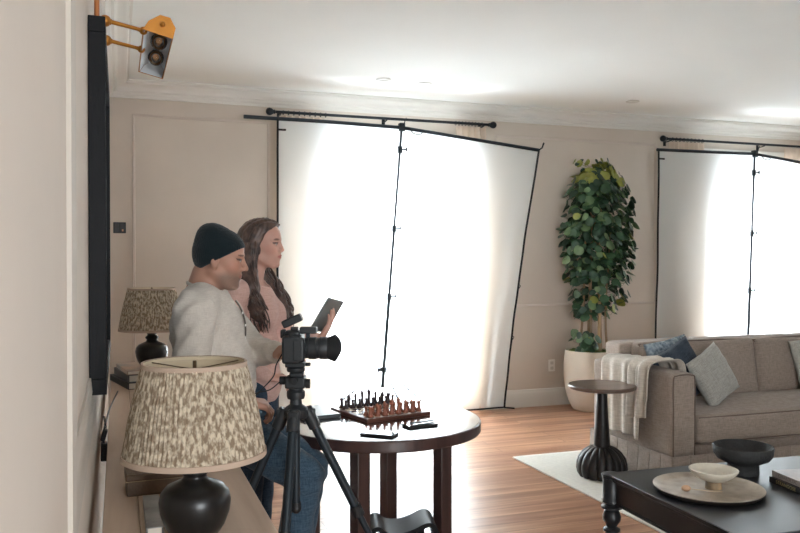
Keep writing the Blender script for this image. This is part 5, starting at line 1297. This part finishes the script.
# hair: scalp cap plus long wavy locks
def hair_mat():
    m, nt, b = new_mat('brown_hair'); N = nt.nodes; L = nt.links
    tc = N.new('ShaderNodeTexCoord'); n = N.new('ShaderNodeTexNoise'); n.inputs['Scale'].default_value = 26; n.inputs['Detail'].default_value = 5
    L.new(tc.outputs['Object'], n.inputs['Vector']); r = N.new('ShaderNodeValToRGB'); r.color_ramp.elements[0].position = .35; r.color_ramp.elements[1].position = .7
    r.color_ramp.elements[0].color = rgb(56, 44, 41); r.color_ramp.elements[1].color = rgb(106, 82, 72); L.new(n.outputs['Fac'], r.inputs[0]); L.new(r.outputs[0], b.inputs['Base Color'])
    b.inputs['Roughness'].default_value = 0.42; b.inputs['Specular IOR Level'].default_value = 0.5
    b.inputs['Anisotropic'].default_value = 0.4; return m
M_hair = hair_mat()
S = SDF((-0.16, -0.17, 1.05), (0.22, 0.19, 1.70), 0.0045)
E = lambda c, r, kk=0.02, op='add': S.el(H_w.p(*c), np.array(r)*H_w.k, kk, op, H_w.R)
E((-0.018, 0, 0.042), (0.106, 0.088, 0.088)); E((-0.040, 0, -0.01), (0.078, 0.086, 0.10), 0.04); E((0.02, 0, 0.070), (0.078, 0.070, 0.056), 0.03)
# carve away the face opening
S.displace(lambda X, Y, Z: 0)
h = H_w.inv(*[q.ravel() for q in np.meshgrid(*[S.lo[i]+S.res*np.arange(S.n[i]) for i in range(3)], indexing='ij')])
face = (0.020+0.010*0-(h[0]-0.030)+np.abs(h[2]-0.0)*0).reshape(S.n)
# hairline: x < a(z) ; recedes behind the cheeks, comes forward over the forehead
a_z = np.interp(h[2], [-0.2, -0.06, 0.0, 0.045, 0.075, 0.10, 0.12], [0.005, 0.006, 0.012, 0.034, 0.060, 0.078, 0.085])-0.25*np.clip(0.04-np.abs(h[1]), 0, 1)*np.clip((0.10-h[2])*20, 0, 1)*0
S.d = np.maximum(S.d, (h[0]-a_z).reshape(S.n)*0.8).astype(np.float32)
# bulk of the long hair
S.chain([(0.030, -0.070, 1.575), (0.022, -0.078, 1.53), (0.010, -0.080, 1.47), (0.015, -0.085, 1.40)], [0.018, 0.022, 0.028, 0.03], 0.02)
S.chain([(-0.035, -0.060, 1.50), (-0.015, -0.082, 1.42), (0.015, -0.108, 1.35), (0.040, -0.128, 1.28), (0.065, -0.122, 1.22), (0.080, -0.108, 1.18)], [0.050, 0.050, 0.046, 0.038, 0.028, 0.012], 0.025)
S.chain([(-0.040, 0.050, 1.50), (-0.030, 0.085, 1.42), (0.02, 0.115, 1.34), (0.085, 0.115, 1.27), (0.120, 0.100, 1.22), (0.130, 0.09, 1.18)], [0.050, 0.046, 0.040, 0.036, 0.028, 0.012], 0.025)
S.chain([(-0.075, 0, 1.52), (-0.085, 0, 1.42), (-0.085, 0, 1.33)], [0.06, 0.06, 0.035], 0.03)
def strands(X, Y, Z):
    ph = 5*np.sin(17*Z)+0.0; return 0.0022*np.sin(120*np.sqrt((X+0.03)**2+0.0*Z)*1.0+150*np.abs(Y)+ph*1.2+30*Z)+0.0012*np.sin(260*X+190*Y+9*np.sin(22*Z))
S.displace(strands)
V, Fq = S.mesh(); hr = np_mesh('hair', V, Fq, M_hair, wom)
rnd = random.Random(4); lm_ = MB()
for k in range(150):
    sgn = -1 if k % 2 else 1; u = rnd.random(); w1 = rnd.uniform(-0.035, 0.035); w2 = rnd.uniform(-0.03, 0.03)
    az = rnd.uniform(0.25, 2.6); el0 = rnd.uniform(0.2, 1.2)
    top_ = H_w.p(-0.015+0.100*math.cos(az)*math.cos(el0)*(1 if az > 1.2 else 0.75), sgn*0.086*math.sin(az)*math.cos(el0), 0.045+0.088*math.sin(el0))
    fx = 0.035 if sgn > 0 else 0.0
    ph = rnd.uniform(0, 6); am = rnd.uniform(0.008, 0.018)
    key = [tuple(top_), tuple(H_w.p(-0.030+w1*0.7+0.01, sgn*(0.082+w2*0.25), 0.01)), (-0.002+w1, sgn*(0.092+w2*0.4), 1.44), (0.020+w1+fx*1.0, sgn*(0.118+w2*0.6), 1.36), (0.042+w1+fx*1.2, sgn*(0.130+w2*0.8), 1.29), (0.066+w1*1.1+fx*1.2, sgn*(0.122+w2), 1.23), (0.082+w1*1.2+fx, sgn*(0.108+w2), rnd.uniform(1.13, 1.20))]
    P = smooth_path(key, 7); N_ = len(P)
    P = [p+Vector((am*math.sin(ph+0.34*i)*min(1, i/14), am*0.8*math.cos(ph+0.31*i)*min(1, i/14)*sgn, 0)) for i, p in enumerate(P)]
    lm_.tube(P, [0.0055*(0.5+0.5*min(1, i/5))*(1-0.75*(i/N_)**3) for i in range(N_)], 5)
lm_.build('hair_locks', M_hair, hr, smooth=180, fix=False)
# tablet she holds
ta = Vector((0.085*0.943, -0.085*0.332, 0.150)).normalized(); tb = (cam_r*0.050+cam_f*0.232+Vector((0, 0, -0.036))).normalized(); tb = (tb-ta*tb.dot(ta)).normalized(); tn = ta.cross(tb)
t = empty('tablet', (0.912, 3.605, 1.215), 'slim grey tablet computer held upright by the woman in pink', 'tablet')
Mt = Matrix((ta, tb, tn)).transposed().to_4x4()
Mt2 = Mt
MB().box((0, 0, 0), (0.172, 0.240, 0.008), Mt2).build('case', mat('tablet_grey', (104, 112, 114), 0.4, 0.3), t, bevel=0.003)
MB().box(tuple(tn*(0.0043)), (0.155, 0.222, 0.0008), Mt2).build('screen', M_screen, t)
# ================================================================== CAMERA & LIGHT
cam = bpy.data.cameras.new('camera'); co = bpy.data.objects.new('camera', cam); COL.objects.link(co)
cam.lens = 36.0; cam.sensor_width = 36.0; cam.sensor_fit = 'HORIZONTAL'; cam.clip_start = 0.02
co.location = (0, 0, 1.48)
co.rotation_euler = (PI/2-math.radians(0.592), 0, -math.radians(19.402))
bpy.context.scene.camera = co
def area(name, loc, rot, sx, sy, power, col=(1, 1, 1)):
    l = bpy.data.lights.new(name, 'AREA'); l.shape = 'RECTANGLE'; l.size = sx; l.size_y = sy; l.energy = power; l.color = col
    o = bpy.data.objects.new(name, l); COL.objects.link(o); o.location = loc; o.rotation_euler = rot; return o
# daylight: sky glow outside the two windows behind the cloths; fill lights added outside the unseen front and right windows
P_1, P_2, P_RIGHT, P_FRONT, WORLD = 620, 480, 400, 210, 1.0
for k, (W, P) in enumerate(((W1, P_1), (W2, P_2))):
    area('daylight_window_%d' % (k+1), ((W[0]+W[1])/2, WY+0.5, 1.12), (-PI/2, 0, 0), 2.4, 2.1, P, (0.90, 0.955, 1))
area('daylight_window_3', ((FW[0]+FW[1])/2, FY-0.5, 1.5), (PI/2, 0, 0), 2.2, 2.4, P_FRONT, (0.92, 0.97, 1.0))  # added fill for the near wall, console and shirt
area('added_upfill_right', (RX+1.1, (RW[0]+RW[1])/2, 0.1), (PI, math.radians(50), 0), 1.8, 4.4, P_RIGHT, (0.90, 0.955, 1.0))  # added fill aimed upward to brighten the ceiling
w = bpy.data.worlds.new('World'); bpy.context.scene.world = w; w.use_nodes = True
bg = w.node_tree.nodes['Background']; bg.inputs[0].default_value = (0.9, 0.95, 1, 1); bg.inputs[1].default_value = WORLD
sc = bpy.context.scene
sc.view_settings.view_transform = 'Standard'; sc.view_settings.look = 'None'; sc.view_settings.gamma = 1; sc.view_settings.exposure = 0.32
